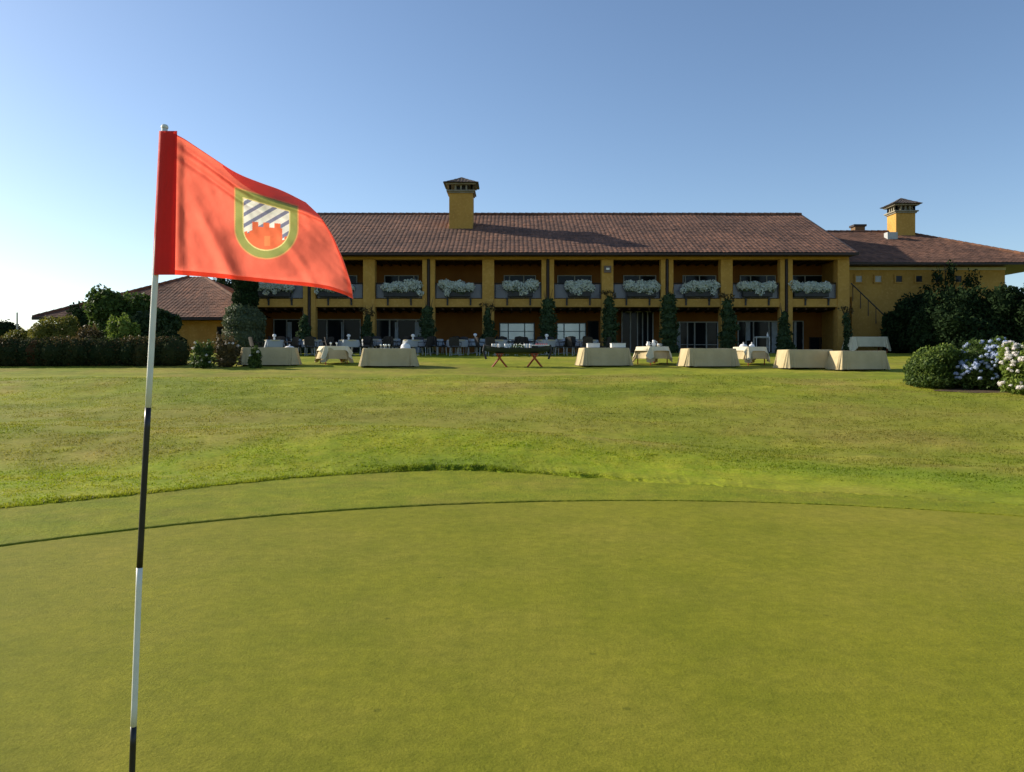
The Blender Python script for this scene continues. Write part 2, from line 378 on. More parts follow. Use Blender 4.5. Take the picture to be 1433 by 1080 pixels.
# grass tufts standing in the rough (blade-size geometry)
BLADE = leaf_mat('grass_blades', (.98, 1.0, .9), (1.22, 1.2, 1.1), .45, .55, (1.25, 1.12, 1.6))
_n = BLADE.node_tree; _c, _, _, _mix = turf_colour(_n, *LAWN_C)
_rp = [q for q in _n.nodes if q.type == 'VALTORGB' and q.inputs[0].is_linked and q.inputs[0].links[0].from_node.type == 'NEW_GEOMETRY'][0]
_o = _mix(1.0, _c, _rp.outputs[0], 'MULTIPLY')
_n.links.new(_o, _n.nodes['Principled BSDF'].inputs['Base Color']); _n.links.new(_o, [q for q in _n.nodes if q.type == 'BSDF_TRANSLUCENT'][0].inputs[0])
def grass(name, n, seed, dmin, dmax, hfun, dens=1.0, width=.008, edge=False):
    rg = np.random.default_rng(seed)
    if edge:
        th = rg.uniform(R(84), R(148), n)+np.abs(rg.normal(0, R(4), n))*-1; r = e2(th)+np.abs(rg.normal(0, .09, n))-.015
        if edge == 2: r = e1(th)+np.abs(rg.normal(0, .015, n))
    else:
        # uniform in visible wedge by distance
        d = dmin*(dmax/dmin)**rg.uniform(0, 1, n)
        x = rg.uniform(-.70, .70, n)*d; y = d
        th = np.arctan2(y-C0[1], x-C0[0]); r = np.hypot(x-C0[0], y-C0[1])
        k = r > e2(th)+.01
        cl = vnoise(x*1.6, y*1.6, 31)+.6*vnoise(x*5, y*5, 32)+rg.uniform(-.7, .9, n)
        k &= cl > 0
        th = th[k]; r = r[k]
    x = C0[0]+r*np.cos(th); y = C0[1]+r*np.sin(th); n = len(x)
    z = lawn_z(x, y, 1, 1)-.012
    rr_ = np.hypot(x-C0[0], y-C0[1])-e2(np.arctan2(y-C0[1], x-C0[0])); h = hfun(x, y)*rg.uniform(.5, 1.3, n)*(1-np.clip((x+.2)/2.4, 0, 1)*(1-np.clip(.25+.5*rr_, .2, 1)))
    a = rg.uniform(0, 2*math.pi, n); lean = rg.uniform(.15, .8, n)*h; la = rg.uniform(0, 2*math.pi, n)
    wd = width*(1+y/14)*rg.uniform(.7, 1.3, n)
    dx = np.cos(a)*wd; dy = np.sin(a)*wd
    V = np.empty((n, 3, 3)); V[:, 0] = np.stack([x-dx, y-dy, z], 1); V[:, 1] = np.stack([x+dx, y+dy, z], 1)
    V[:, 2] = np.stack([x+lean*np.cos(la), y+lean*np.sin(la), z+h], 1)
    o = np_mesh(name, V.reshape(-1, 3), np.arange(3*n).reshape(-1, 3), None, BLADE); set_lush(o)
    return o
gr = grass('rough_grass', 330000, 1, 8.3, 26, lambda x, y: .024+.0002*y)
tag(gr, 'short uneven yellow green grass covering the slope below the terrace', 'grass', kind='stuff')
gr = grass('edge_grass', 15000, 2, 0, 0, lambda x, y: .030+0*x, edge=1)
tag(gr, 'ragged longer grass tufts along the foot of the mound', 'grass', kind='stuff')

# ------------------------------------------------------------------ foliage
def leaves(blobs, n, size, rg, shell=.22, lump=.16, flat=.5, zmin=None, top=0):
    B = np.array(blobs, float); wts = (B[:, 3]*B[:, 5]+B[:, 3]*B[:, 4]+B[:, 4]*B[:, 5]); wts /= wts.sum()
    id_ = rg.choice(len(B), n, p=wts); b = B[id_]
    d = rg.normal(size=(n, 3)); d /= np.linalg.norm(d, axis=1)[:, None]
    if top: d[:, 2] = np.where(d[:, 2] < -.3, -d[:, 2], d[:, 2])
    ln_ = vnoise(d[:, 0]*2.6+id_*3.1, d[:, 1]*2.6+d[:, 2]*3.7, 21)+.6*vnoise(d[:, 0]*6+id_, d[:, 2]*6+d[:, 1]*5, 22)
    r = 1-np.abs(rg.normal(0, shell, n))+lump*ln_
    r = np.clip(r, .15, 1.4)
    p = b[:, :3]+d*b[:, 3:6]*r[:, None]
    nrm = d*flat+rg.normal(0, .6, (n, 3)); nrm /= np.linalg.norm(nrm, axis=1)[:, None]
    t = np.cross(nrm, rg.normal(size=(n, 3))); t /= np.linalg.norm(t, axis=1)[:, None]
    s = np.cross(nrm, t); L = size*rg.uniform(.6, 1.4, n)[:, None]
    V = np.stack([p-t*L, p+s*L*.5, p+t*L, p-s*L*.5], 1)
    if zmin is not None: V[..., 2] = np.maximum(V[..., 2], zmin)
    return V.reshape(-1, 3)
def foliage(name, blobs, n, size, m, parent=None, seed=0, core=.78, **kw):
    rg = np.random.default_rng(seed)
    V = leaves(blobs, n, size, rg, **kw); Fc = np.arange(len(V)).reshape(-1, 4)
    if core:
        # inner boughs: coarse lumpy bodies with the same leaves around them
        nu, nv = 12, 8
        u, v = np.meshgrid(np.linspace(0, 2*math.pi, nu), np.linspace(.05, math.pi-.05, nv), indexing='ij')
        dx = np.cos(u)*np.sin(v); dy = np.sin(u)*np.sin(v); dz = np.cos(v)
        gf = grid_faces(nu, nv)
        for b in blobs:
            k = core*(1+.12*vnoise(dx*3+b[0], dy*3+dz*4, 8))
            P = np.stack([b[0]+dx*b[3]*k, b[1]+dy*b[4]*k, b[2]+dz*b[5]*k], -1).reshape(-1, 3)
            if kw.get('zmin') is not None: P[:, 2] = np.maximum(P[:, 2], kw['zmin'])
            Fc = np.vstack([Fc, gf+len(V)]); V = np.vstack([V, P])
    return np_mesh(name, V, Fc, parent, m)
mat_mid2 = leaf_mat('deep_green_leaves', (.02, .04, .012), (.055, .085, .025), .25)
L_DARK = leaf_mat('dark_leaves', (.012, .024, .010), (.030, .052, .018), .15, .9, spec=.05)
L_IVY = leaf_mat('ivy_leaves', (.07, .10, .05), (.15, .175, .09), .25)
L_MID = leaf_mat('mid_leaves', (.04, .075, .015), (.10, .15, .03), .35)
L_YEL = leaf_mat('yellow_green_leaves', (.11, .12, .018), (.22, .20, .035), .35)
L_BRIGHT = leaf_mat('bright_leaves', (.09, .15, .02), (.22, .28, .05), .4)
L_HEDGE = leaf_mat('hedge_leaves', (.02, .035, .014), (.05, .055, .02), .2, .9, (.10, .05, .022), spec=.05)
L_BROWN = leaf_mat('bronze_leaves', (.07, .055, .02), (.16, .11, .04), .3)
L_CLIMB = leaf_mat('climber_leaves', (.032, .058, .022), (.065, .105, .042), .25)
F_WHITE = leaf_mat('white_petals', (.62, .68, .60), (.82, .86, .80), .3)
F_BLUE = leaf_mat('blue_petals', (.30, .38, .60), (.62, .68, .80), .3)
F_PALE = leaf_mat('pale_petals', (.70, .68, .60), (.84, .76, .74), .3)
F_YELLOW = leaf_mat('yellow_petals', (.65, .62, .25), (.8, .75, .4), .3)

# ------------------------------------------------------------------ clubhouse
house = empty('clubhouse', (0, 43.3, 1.94), 0, 'long two storey ochre clubhouse with arcaded balconies, low tiled roofs and side wings', 'building')
hx, hy, hz = house.location
def hb(m, name, mats, parent=house, **k):       # parts are modelled in world metres, then parented in place
    o = m.build(name, mats, None, **k); set_par(o, parent); return o
def set_par(o, parent):
    if parent is house: off = Vector((hx, hy, hz))
    else: off = parent.matrix_basis.translation.copy(); q = parent.parent
    if parent is not house:
        while q is not None: off += q.matrix_basis.translation; q = q.parent
    for v in o.data.vertices: v.co -= off
    o.parent = parent
FD = 43.3                       # front plane of the arcade
BD = 46.4                       # recessed wall
PIT = 83.4*FD/F
ZG, ZS0, ZS1, ZT = 1.97, 4.50, 4.94, 7.08
XL, XR = (340-CX)*FD/F, (1188.5-CX)*FD/F
colpx = [850+83.4*k for k in range(-6, 5)]
colX = [(p-CX)*FD/F for p in colpx]
# recessed walls (lower, upper), end walls, rear
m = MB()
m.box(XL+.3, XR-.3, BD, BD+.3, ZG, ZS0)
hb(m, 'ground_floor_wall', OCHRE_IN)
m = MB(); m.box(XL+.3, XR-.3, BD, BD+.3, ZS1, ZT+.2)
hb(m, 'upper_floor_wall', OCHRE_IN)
m = MB(); m.box(XL, XL+.3, FD+.6, 58.3, ZG-.3, 7.4); m.box(XR-.3, XR, FD+.6, 58.3, ZG-.3, 7.4); m.box(XL+.3, XR-.3, 58, 58.3, ZG-.3, 7.4)
for s, x0, x1 in ((0, XL+.02, XL+.3), (1, XR-.3, XR-.02)):      # gable triangles
    m.quad((x0, 43.4, 7.4), (x0, 58.2, 7.4), (x0, 50.8, 10.55)); m.quad((x1, 43.4, 7.4), (x1, 58.2, 7.4), (x1, 50.8, 10.55))
hb(m, 'side_wall', OCHRE)
m = MB(); m.box(XL, XR, FD, BD, ZS0, ZS1); hb(m, 'balcony_slab', OCHRE)
m = MB(); m.box(XL+.3, XR-.3, FD+.3, BD, ZS0-.035, ZS0-.004); m.box(XL+.3, XR-.3, FD+.3, BD, ZT+.10, ZT+.13)
for i in range(60):
    x = XL+.6+i*(XR-XL-1.2)/59
    m.box(x-.05, x+.05, FD+.31, BD, ZS0-.14, ZS0-.036); m.box(x-.05, x+.05, FD+.31, BD, ZT+.0, ZT+.098)
hb(m, 'ceiling_beams', TIMBER)
m = MB(); m.box(XL, XR, FD+.02, FD+.4, ZT, ZT+.30); hb(m, 'eaves_beam', OCHRE)
# pillars: wide single ones and narrow twins with a downpipe
for i, (p, X) in enumerate(zip(colpx, colX)):
    k = round((p-850)/83.4)
    m = MB()
    if k % 2 == 0:
        if i == len(colX)-1: X = XR-.33
        m.box(X-.32, X+.32, FD-.05, FD+.55, ZG-.4, ZT-.003)
        hb(m, 'pillar', OCHRE, bevel=.015)
    else:
        for s in (-1, 1):
            m = MB(); m.box(X+s*.215-.125, X+s*.215+.125, FD-.05, FD+.42, ZG-.4, ZT-.003)
            hb(m, 'pillar', OCHRE, bevel=.012)
        d = MB(); d.box(X-.088, X+.088, FD-.02, FD+.2, ZG-.3, ZT); hb(d, 'pillar_recess', TIMBER)
        d = MB(); d.tube([(X, FD-.06, 7.1), (X, FD-.06, ZG)], .045, 8); hb(d, 'downpipe', GUTTER)
# balustrades and brackets per bay
bays = []
for i in range(len(colX)-1):
    x0 = colX[i]+.34; x1 = colX[i+1]-.34; bays.append((x0, x1))
    m = MB(); m.box(x0, x1, FD+.20, FD+.215, ZS1+.06, ZS1+.80); pn = hb(m, 'balustrade_panel', GPANEL)
    m = MB(); m.tube([(x0, FD+.2, ZS1+.86), (x1, FD+.2, ZS1+.86)], .028, 8)
    m.tube([(x0, FD+.2, ZS1+.03), (x1, FD+.2, ZS1+.03)], .018, 6)
    for t in (0.02, .33, .66, .98): m.tube([(x0+(x1-x0)*t, FD+.19, ZS1), (x0+(x1-x0)*t, FD+.19, ZS1+.86)], .016, 6)
    hb(m, 'handrail', DARKMET)
    for t in (.27, .76):
        X = x0+(x1-x0)*t
        m = MB(); m.box(X-.045, X+.045, FD-.05, FD-.003, ZS1-.36, ZS1+.02); m.box(X-.04, X+.04, FD-.20, FD-.051, ZS1-.10, ZS1-.04)
        m.box(X-.035, X+.035, FD-.06, FD+.2, ZS1+.021, ZS1+.06)
        hb(m, 'planter_bracket', DARKMET)
# doors and windows
def glazing(x0, x1, z0, z1, D, splits, pane=GLASS, frame=PALE, name='window', cross=(), fw=.05, par=house):
    fr = MB()
    fr.box(x0, x0+fw, D-.07, D-.003, z0, z1); fr.box(x1-fw, x1, D-.07, D-.003, z0, z1)
    fr.box(x0+fw, x1-fw, D-.07, D-.003, z1-fw, z1); fr.box(x0+fw, x1-fw, D-.07, D-.003, z0, z0+fw)
    for s in splits:
        x = x0+(x1-x0)*s; fr.box(x-fw*.6, x+fw*.6, D-.065, D-.003, z0+fw, z1-fw)
    for c in cross:
        z = z0+(z1-z0)*c; fr.box(x0+fw, x1-fw, D-.058, D-.004, z-.018, z+.018)
    w_ = hb(fr, name, frame, par)
    pn = MB(); pn.box(x0+fw, x1-fw, D-.030, D-.006, z0+fw, z1-fw); hb(pn, 'pane', pane, w_)
    return w_
def pxX(p, D): return (p-CX)*D/F
# lower floor (pixel edges as seen on the recessed wall)
DB = BD
low = [(366, 382, 'd'), (388, 416, 'd'), (440, 470, 'd'), (474, 498, 'd'), (530, 590, 'd')]
glazing(pxX(383, DB), pxX(420, DB), ZG+.02, 4.0, DB, (.5,), name='glass_door')
glazing(pxX(442, DB), pxX(505, DB), ZG+.02, 4.0, DB, (.25, .62), name='glass_door')
glazing(pxX(524, DB), pxX(589, DB), ZG+.02, 4.0, DB, (.33, .5, .9), name='glass_door', fw=.07)
glazing(pxX(699, DB), pxX(748, DB), ZG+.35, 3.78, DB, (.25, .72), CURTAIN, mat('blue_grey_frame', (.10, .15, .19), .5), cross=(.33, .66))
glazing(pxX(779, DB), pxX(820, DB), ZG+.35, 3.78, DB, (.25, .78), CURTAIN, bpy.data.materials['blue_grey_frame'], cross=(.33, .66))
glazing(pxX(822, DB), pxX(838, DB), ZG+.02, 3.9, DB, (), GLASS, name='glass_door', frame=TIMBER)
glazing(pxX(868, DB), pxX(912, DB), ZG+.02, 4.42, DB-.5, (.28, .5, .66, .82), GLASS, name='glass_door')
glazing(pxX(947, DB), pxX(1006, DB), ZG+.02, 3.85, DB, (.25, .42, .7), GLASS, name='glass_door', cross=(.28,), fw=.06)
glazing(pxX(1032, DB), pxX(1090, DB), ZG+.02, 3.9, DB, (.2, .38, .75), GLASS, name='glass_door', fw=.06)
glazing(pxX(1108, DB), pxX(1124, DB), ZG+.02, 3.9, DB, (.3,), GLASS, name='glass_door')
glazing(pxX(1132, DB), pxX(1162, DB), ZG+.02, 2.95, DB, (.5,), GLASS, frame=TIMBER)
FAB = mat('pale_curtain', (.50, .55, .60), .9, (.42, .46, .5), 6)
for (a, b, z0) in ((403, 409, 2.0), (478, 482, 2.0), (553, 558, 2.0), (581, 590, 2.0), (947, 952, 2.0), (1003, 1008, 2.1), (1043, 1049, 2.7), (1079, 1090, 2.0), (1110, 1114, 2.0)):
    m = MB(); x0 = pxX(a, DB); x1 = pxX(b, DB); k_ = max(2, int((x1-x0)/.06))
    for q in range(k_):
        xa = x0+(x1-x0)*q/k_; m.tube([(xa+.03, DB-.11, z0+.05), (xa+.03, DB-.11, 3.82)], .034, 8)
    hb(m, 'curtain', FAB)
# upper floor
for (a, b, sp) in ((365, 420, (.4,)), (445, 500, (.5,)), (538, 586, (.42, .86)), (705, 750, (.18, .62)), (780, 828, (.5,)), (872, 918, (.5,)), (955, 1002, (.08, .5)), (1035, 1085, (.3, .75)), (1108, 1160, (.35,))):
    glazing(pxX(a, DB), pxX(b, DB), ZS1+.02, 6.55, DB, sp, GLASS, name='balcony_door')
# wall lamp on the middle pillar
Xl = colX[6]
m = MB(); m.box(Xl-.19, Xl+.19, FD-.16, FD-.052, 6.35, 6.72); m.box(Xl-.12, Xl+.12, FD-.2, FD-.161, 6.45, 6.62)
wl = hb(m, 'wall_lamp', mat('lamp_housing', (.16, .12, .10), .5), bevel=.01)
m = MB(); m.box(Xl-.09, Xl+.09, FD-.215, FD-.201, 6.49, 6.60); hb(m, 'lamp_glass', WHITE, wl)

# tiled roofs: real rolls and courses
def roof_sheet(name, a, b, c, d, parent=house, pitch=.24, course=.36, mats=TILE, nrm=None, label=None):
    """a-b the eave (left to right), d-c the ridge above it"""
    a, b, c, d = [np.array(v, float) for v in (a, b, c, d)]
    L = max(np.linalg.norm(b-a), np.linalg.norm(c-d)); H = max(np.linalg.norm(d-a), np.linalg.norm(c-b))
    nu = int(L/pitch*5)+2; 
    rows = []
    nc = int(H/course)
    for k in range(nc): rows += [k/nc+1e-4, (k+1)/nc-1e-4]
    rows = np.array(rows); U = np.linspace(0, 1, nu)
    uu, vv = np.meshgrid(U, rows, indexing='ij')
    P = ((1-uu)*(1-vv))[..., None]*a+(uu*(1-vv))[..., None]*b+(uu*vv)[..., None]*c+((1-uu)*vv)[..., None]*d
    e = (b-a)/np.linalg.norm(b-a)
    n_ = np.cross(b-a, (d+c)/2-(a+b)/2); n_ /= np.linalg.norm(n_)
    if n_[2] < 0: n_ = -n_
    s = (P-a)@e
    roll = np.abs(np.sin(s/pitch*math.pi))*.020
    frac = (vv*nc) % 1.0
    crs = np.floor(vv*nc)
    off = roll+.013*(1-frac)+.008*vnoise(np.floor(s/pitch)*1.7, crs*1.3, 2)+.03*vnoise(s*.3, vv*4, 4)
    P = P+off[..., None]*n_
    o = np_mesh(name, P.reshape(-1, 3), grid_faces(nu, len(rows)), None, mats)
    if label: o['label'] = label
    set_par(o, parent); return o
EY, EZ, RY, RZ = 42.45, 7.33, 50.8, 10.88
RL, RRt = XL-.55, XR+.12
main_roof = roof_sheet('roof', (RL, EY, EZ), (RRt, EY, EZ), (RRt, RY, RZ), (RL, RY, RZ), label='long brown tiled main roof')
roof_sheet('rear_slope', (RL, 59.1, EZ), (RRt, 59.1, EZ), (RRt, RY, RZ), (RL, RY, RZ), main_roof)
m = MB(); m.box(RL, RRt, EY-.09, EY+.03, EZ-.13, EZ+.0); m.box(RL, RRt, EY+.031, FD+.5, EZ-.10, EZ-.06); hb(m, 'gutter', GUTTER, main_roof)
def ridge(p0, p1, r=.11, par=house):
    p0 = Vector(p0); p1 = Vector(p1); n = int((p1-p0).length/.4); m = MB()
    for i in range(n):
        a_ = p0.lerp(p1, i/n); b_ = p0.lerp(p1, (i+1)/n)
        m.tube([a_, b_], [r*1.1, r*.88], 10, False)
    hb(m, 'ridge_tiles', TILE, par)
ridge((RL, RY, RZ+.03), (RRt, RY, RZ+.03), par=main_roof)
m = MB(); m.tube([(RRt-.02, EY, EZ-.02), (RRt-.02, RY, RZ-.02)], .06, 8); hb(m, 'verge', GUTTER, main_roof)
ridge((RL, EY, EZ+.05), (RL, RY, RZ+.05), .09, par=main_roof)
# right wing
WY = 45.9; wx1 = 28.4
m = MB(); m.box(XR-.2, wx1, WY, 59, 1.5, 7.0)
ww = hb(m, 'wing_wall', OCHRE); ww['label'] = 'ochre wall of the right wing'
m = MB(); m.box(XR+.0, wx1+.02, WY-.06, WY-.003, 6.80, 6.97)
hb(m, 'cornice', mat('cream_plaster', (.62, .56, .40), .9, (.54, .48, .34), 3), ww)
for p in (1201, 1228, 1257, 1285, 1312, 1340):
    X0 = pxX(p-6, WY); X1 = pxX(p+7, WY)
    if p > 1300: pass
    wn = glazing(X0, X1, 6.02, 6.55, WY, (), GLASS if p not in (1201, 1228) else PALE, OCHRE, name='small_window', fw=.09)
rw = roof_sheet('roof', (XR-.1, 45.0, 7.12), (31.4, 45.0, 7.12), (25.8, 52.7, 10.07), (XR-6, 52.7, 10.07), label='lower hipped tile roof of the right wing')
roof_sheet('hip_slope', (31.4, 45.0, 7.12), (31.4, 60.4, 7.12), (25.8, 52.7, 10.07), (25.8, 52.7, 10.06), rw)
roof_sheet('rear_slope', (XR-.1, 60.4, 7.12), (31.4, 60.4, 7.12), (25.8, 52.7, 10.07), (XR-.1, 52.7, 10.07), rw)
ridge((XR+.1, 52.7, 10.10), (25.8, 52.7, 10.10), par=rw); ridge((25.8, 52.7, 10.10), (31.4, 45.0, 7.17), .1, par=rw)
m = MB(); m.box(XR+.0, 31.45, 44.9, 45.02, 7.0, 7.13); m.box(XR+.0, 31.4, 45.03, 60.3, 7.02, 7.06); hb(m, 'gutter', GUTTER, rw)
# left low wing
lw0, lw1 = -27.2, -14.0
m = MB(); m.box(lw0+.9, -14.75, 46.1, 57, 1.4, 3.9)
lwall = hb(m, 'wing_wall', OCHRE); lwall['label'] = 'low ochre wall of the left wing'
glazing(pxX(304, 46.1), pxX(313, 46.1), 2.5, 3.55, 46.1, (), GLASS, TIMBER)
ey, ez, ry, rz_ = 45.2, 4.02, 52.3, 7.06
lr_ = roof_sheet('roof', (lw0, ey, ez), (lw1, ey, ez), (-20.2, ry, rz_), (-21.2, ry, rz_), label='low hipped brown tile roof of the left wing')
roof_sheet('hip_slope', (lw0, ey, ez), (lw0, 59.4, ez), (-21.2, ry, rz_), (-21.2, ry, rz_-.01), lr_)
roof_sheet('rear_slope', (lw0, 59.4, ez), (lw1, 59.4, ez), (-20.2, ry, rz_), (-21.2, ry, rz_), lr_)
roof_sheet('hip_slope', (lw1, ey, ez), (lw1, 59.4, ez), (-20.2, ry, rz_), (-20.2, ry, rz_-.01), lr_)
ridge((-21.2, ry, rz_+.03), (lw0, ey, ez+.05), .1, par=lr_); ridge((-20.2, ry, rz_+.03), (lw1, ey, ez+.05), .1, par=lr_)
m = MB(); m.box(lw0, -14.75, ey-.1, ey+.02, ez-.13, ez+.035); m.box(lw0, -14.75, ey+.03, 58.5, ez-.10, ez-.06); hb(m, 'gutter', GUTTER, lr_)
# chimneys
CAPT = mat('weathered_cap_tiles', (.085, .068, .058), .9, (.12, .095, .08), 5, .01, 30)
def chimney(x0, x1, D, zb, zt, lab):
    """square stack: shaft to zt, corbel, ring of smoke openings, tiled pyramid cap"""
    wd = x1-x0; m = MB(); m.box(x0, x1, D, D+wd, zb, zt)
    c = hb(m, 'chimney', OCHRE, bevel=.01); c['label'] = lab
    m = MB()
    m.box(x0-.07, x1+.07, D-.07, D+wd+.07, zt+.002, zt+.09)
    m.box(x0-.15, x1+.15, D-.15, D+wd+.15, zt+.091, zt+.17)
    h = zt+.171; n = 5
    for i in range(n):
        t = i/(n-1); s = .10
        for (X, Y) in ((x0+(wd-s)*t, D), (x0+(wd-s)*t, D+wd-s), (x0, D+(wd-s)*t), (x1-s, D+(wd-s)*t)):
            if i in (0, n-1) and X in (x0, x1-s) and Y not in (D, D+wd-s): continue
            m.box(X, X+s, Y, Y+s, h, h+.32)
    m.box(x0-.18, x1+.18, D-.18, D+wd+.18, h+.321, h+.40)
    hb(m, 'chimney_crown', mat('grey_render', (.30, .27, .2), .9, (.2, .18, .13), 4), c)
    m = MB(); m.box(x0+.35, x1-.35, D+.35, D+wd-.35, h, h+.32); hb(m, 'flue', DARKMET, c)
    cx = (x0+x1)/2; cy = D+wd/2; ov = .33; z0 = h+.402; pk = z0+.52
    cor = [(x0-ov, D-ov, z0), (x1+ov, D-ov, z0), (x1+ov, D+wd+ov, z0), (x0-ov, D+wd+ov, z0)]
    r = None
    for i in range(4):
        o = roof_sheet('cap_tiles' if r is None else 'cap_slope', cor[i], cor[(i+1) % 4], (cx, cy, pk), (cx, cy, pk-.001), c, .2, .3, CAPT)
        r = o
    m = MB(); m.box(x0-ov+.02, x1+ov-.02, D-ov+.02, D+wd+ov-.02, z0-.001, z0+.03); hb(m, 'cap_board', GUTTER, c)
    return c
chimney(pxX(628.5, 47.3), pxX(661.5, 47.3), 47.3, 8.9, EYE+(505-270)*47.3/F, 'tall ochre chimney on the middle roof')
chimney(pxX(1254, 51.6), pxX(1281, 51.6), 51.6, 9.0, EYE+(505-298)*51.6/F, 'ochre chimney with a sunlit side on the right wing')
m = MB(); m.box(pxX(1206, 52), pxX(1220, 52), 53.0, 53.7, 9.3, EYE+(505-313)*52/F)
c3 = hb(m, 'chimney', mat('brown_render', (.16, .10, .05), .9)); c3['label'] = 'small plain brown chimney'
m = MB(); m.box(pxX(1204, 52), pxX(1222, 52), 52.95, 53.75, EYE+(505-312.9)*52/F, EYE+(505-310)*52/F); hb(m, 'cap', GUTTER, c3)
m = MB(); m.box(pxX(1236, 51.2), pxX(1250, 51.2), 50.6, 51.1, 9.2, 9.75); sk = hb(m, 'roof_hatch', PALE)
# outside stair beside the right wing
m = MB(); xa = pxX(1191, 44.7)
fr_ = [(xa, 44.6, 5.15), (xa, 44.6, 1.8), (xa+3.1, 44.6, 1.8), (xa+3.1, 44.6, 2.2)]; bk_ = [(p[0], 44.85, p[2]) for p in fr_]
m.quad(*fr_); m.quad(*bk_[::-1])
for i in range(4): m.quad(fr_[i], fr_[(i+1) % 4], bk_[(i+1) % 4], bk_[i])
st = hb(m, 'stair_parapet', OCHRE)
m = MB(); xa = pxX(1191, 44.5); m.tube([(xa, 44.5, 5.9), (xa+2.9, 44.5, 3.1)], .035, 8)
for i in range(7): m.tube([(xa+.1+i*.43, 44.5, 4.9-i*.415), (xa+.1+i*.43, 44.5, 5.8-i*.415)], .02, 6)
hb(m, 'handrail', DARKMET, st)
# paving under the arcade
m = MB(); m.box(XL-1, XR+1.2, 42.1, BD+.1, 1.5, ZG)
tag(m.build('terrace_paving', PAVE), kind='structure')

# ------------------------------------------------------------------ flower boxes on the balcony
ordn = ['first', 'second', 'third', 'fourth', 'fifth', 'sixth', 'seventh', 'eighth', 'ninth', 'tenth']
fpx = [(355, 412), (440, 492), (533, 590), (617, 664), (706, 750), (789, 833), (873, 922), (952, 1005), (1034, 1085), (1106, 1163)]
for i, (a, b) in enumerate(fpx):
    x0 = pxX(a, FD); x1 = pxX(b, FD); cx = (x0+x1)/2; hw = (x1-x0)/2-(.04, .1, .0, .10, .06, .12, .02, .08, .05, .0)[i]
    side = 'hidden partly behind the flag' if i < 2 else ('directly right of the wall lamp' if i == 6 else ('directly left of the wall lamp' if i == 5 else ''))
    lab = 'planter overflowing with white flowers, %s from the left on the upper balcony' % ordn[i]
    t = empty('flower_box', (cx, FD+.02, ZS1+.1), 0, lab, 'planter', 'white flower boxes along the upper balcony')
    m = MB(); m.box(-hw*.85, hw*.85, -.18, .12, 0, .30); m.build('box', DARKMET, t, bevel=.02)
    rg = np.random.default_rng(40+i)
    bl = []
    for k in range(7):
        bl.append((rg.uniform(-hw*.85, hw*.85), -.06+rg.uniform(-.08, .08), .62+rg.uniform(-.16, .10), rg.uniform(.26, .42), .24, rg.uniform(.18, .28)))
    bl += [(-hw*.7, -.1, .52, .3, .22, .22), (hw*.7, -.1, .5, .3, .22, .24), (0, -.1, .5, .5, .25, .28)]
    foliage('leaves', [(q[0], q[1], q[2]-.14, q[3]*.95, q[4]*.9, q[5]) for q in bl], 500, .06, L_CLIMB, t, 60+i, core=.6)
    foliage('blooms', bl+[(random.uniform(-hw, hw), -.2, random.uniform(.18, .4), random.uniform(.12, .2), .13, random.uniform(.10, .2)) for _k in range(2)], 5200, .05, F_WHITE, t, 80+i, core=0, shell=.10, lump=.2)

# ------------------------------------------------------------------ climbers at the pillars
cl = [(425, 41.8, 3.9, .62, 'cone', 'dark cone shaped climber on the pillar below the right end of the flag'),
      (513, 42.2, 3.95, .55, 'cone', 'dark cone climber at the first pillar right of the flag'),
      (598, 42.2, 4.35, .48, 'col', 'slim dark climber on the twin pillars left of the plain brown wall'),
      (683, 42.2, 4.2, .58, 'cone', 'pointed climber on the pillar left of the curtained windows'),
      (766, 42.2, 4.75, .55, 'col', 'bushy climber on the twin pillars between the two curtained windows'),
      (853, 42.2, 4.85, .50, 'col', 'climber on the pillar that carries the wall lamp'),
      (937, 42.2, 5.0, .60, 'col', 'tallest and densest climber on the twin pillars, its tip reaching the balcony'),
      (1019, 42.2, 4.7, .55, 'col', 'leafy climber on the third pillar from the right end'),
      (1098, 42.2, 4.1, .58, 'cone', 'grey green climber on the twin pillars next to the right end'),
      (1186, 42.2, 4.0, .35, 'thin', 'thin sparse climber on the right end pillar')]
for i, (p, D, ztop, wd, kd, lab) in enumerate(cl):
    X = pxX(p, D); zb = gz(X, D)+.02
    t = empty('climbing_plant', (X, D, zb), 0, lab, 'climbing plant', 'climbers trained up the clubhouse pillars')
    H = ztop-zb; bl = []; rg = np.random.default_rng(100+i); N = 7
    wd *= .88
    for k in range(N):
        q = (k+.5)/N
        r = wd*(1.05-.78*q) if kd == 'cone' else (wd*(.95-.35*q**3+rg.uniform(-.12, .12)) if kd == 'col' else wd*(.9-.3*q))
        bl.append((rg.uniform(-.07, .07), 0, H*q, r, r*.75, H/N*.85))
    foliage('leaves', bl, 2600 if kd != 'thin' else 700, .085, L_CLIMB, t, 120+i, core=.75 if kd != 'thin' else .3, zmin=.02, lump=.22)
    m = MB()
    for k in range(3):
        a = k*2.1
        m.tube([(.06*math.cos(a), .1, 0), (.10*math.cos(a+1), .1+.05*math.sin(a), H*.5), (.18*math.cos(a+2.2), .25, H+.15), (.3*math.cos(a+2.2), .3, H+.45+.1*k)], [.03, .025, .016, .008], 6)
    m.build('stem', BARK, t)
    if i % 2 == 1: foliage('trailing_shoots', [(.1, .2, H+.2, .3, .12, .25), (-.25, .2, H+.35, .25, .1, .12)], 130, .07, L_BROWN, t, 140+i, core=0)

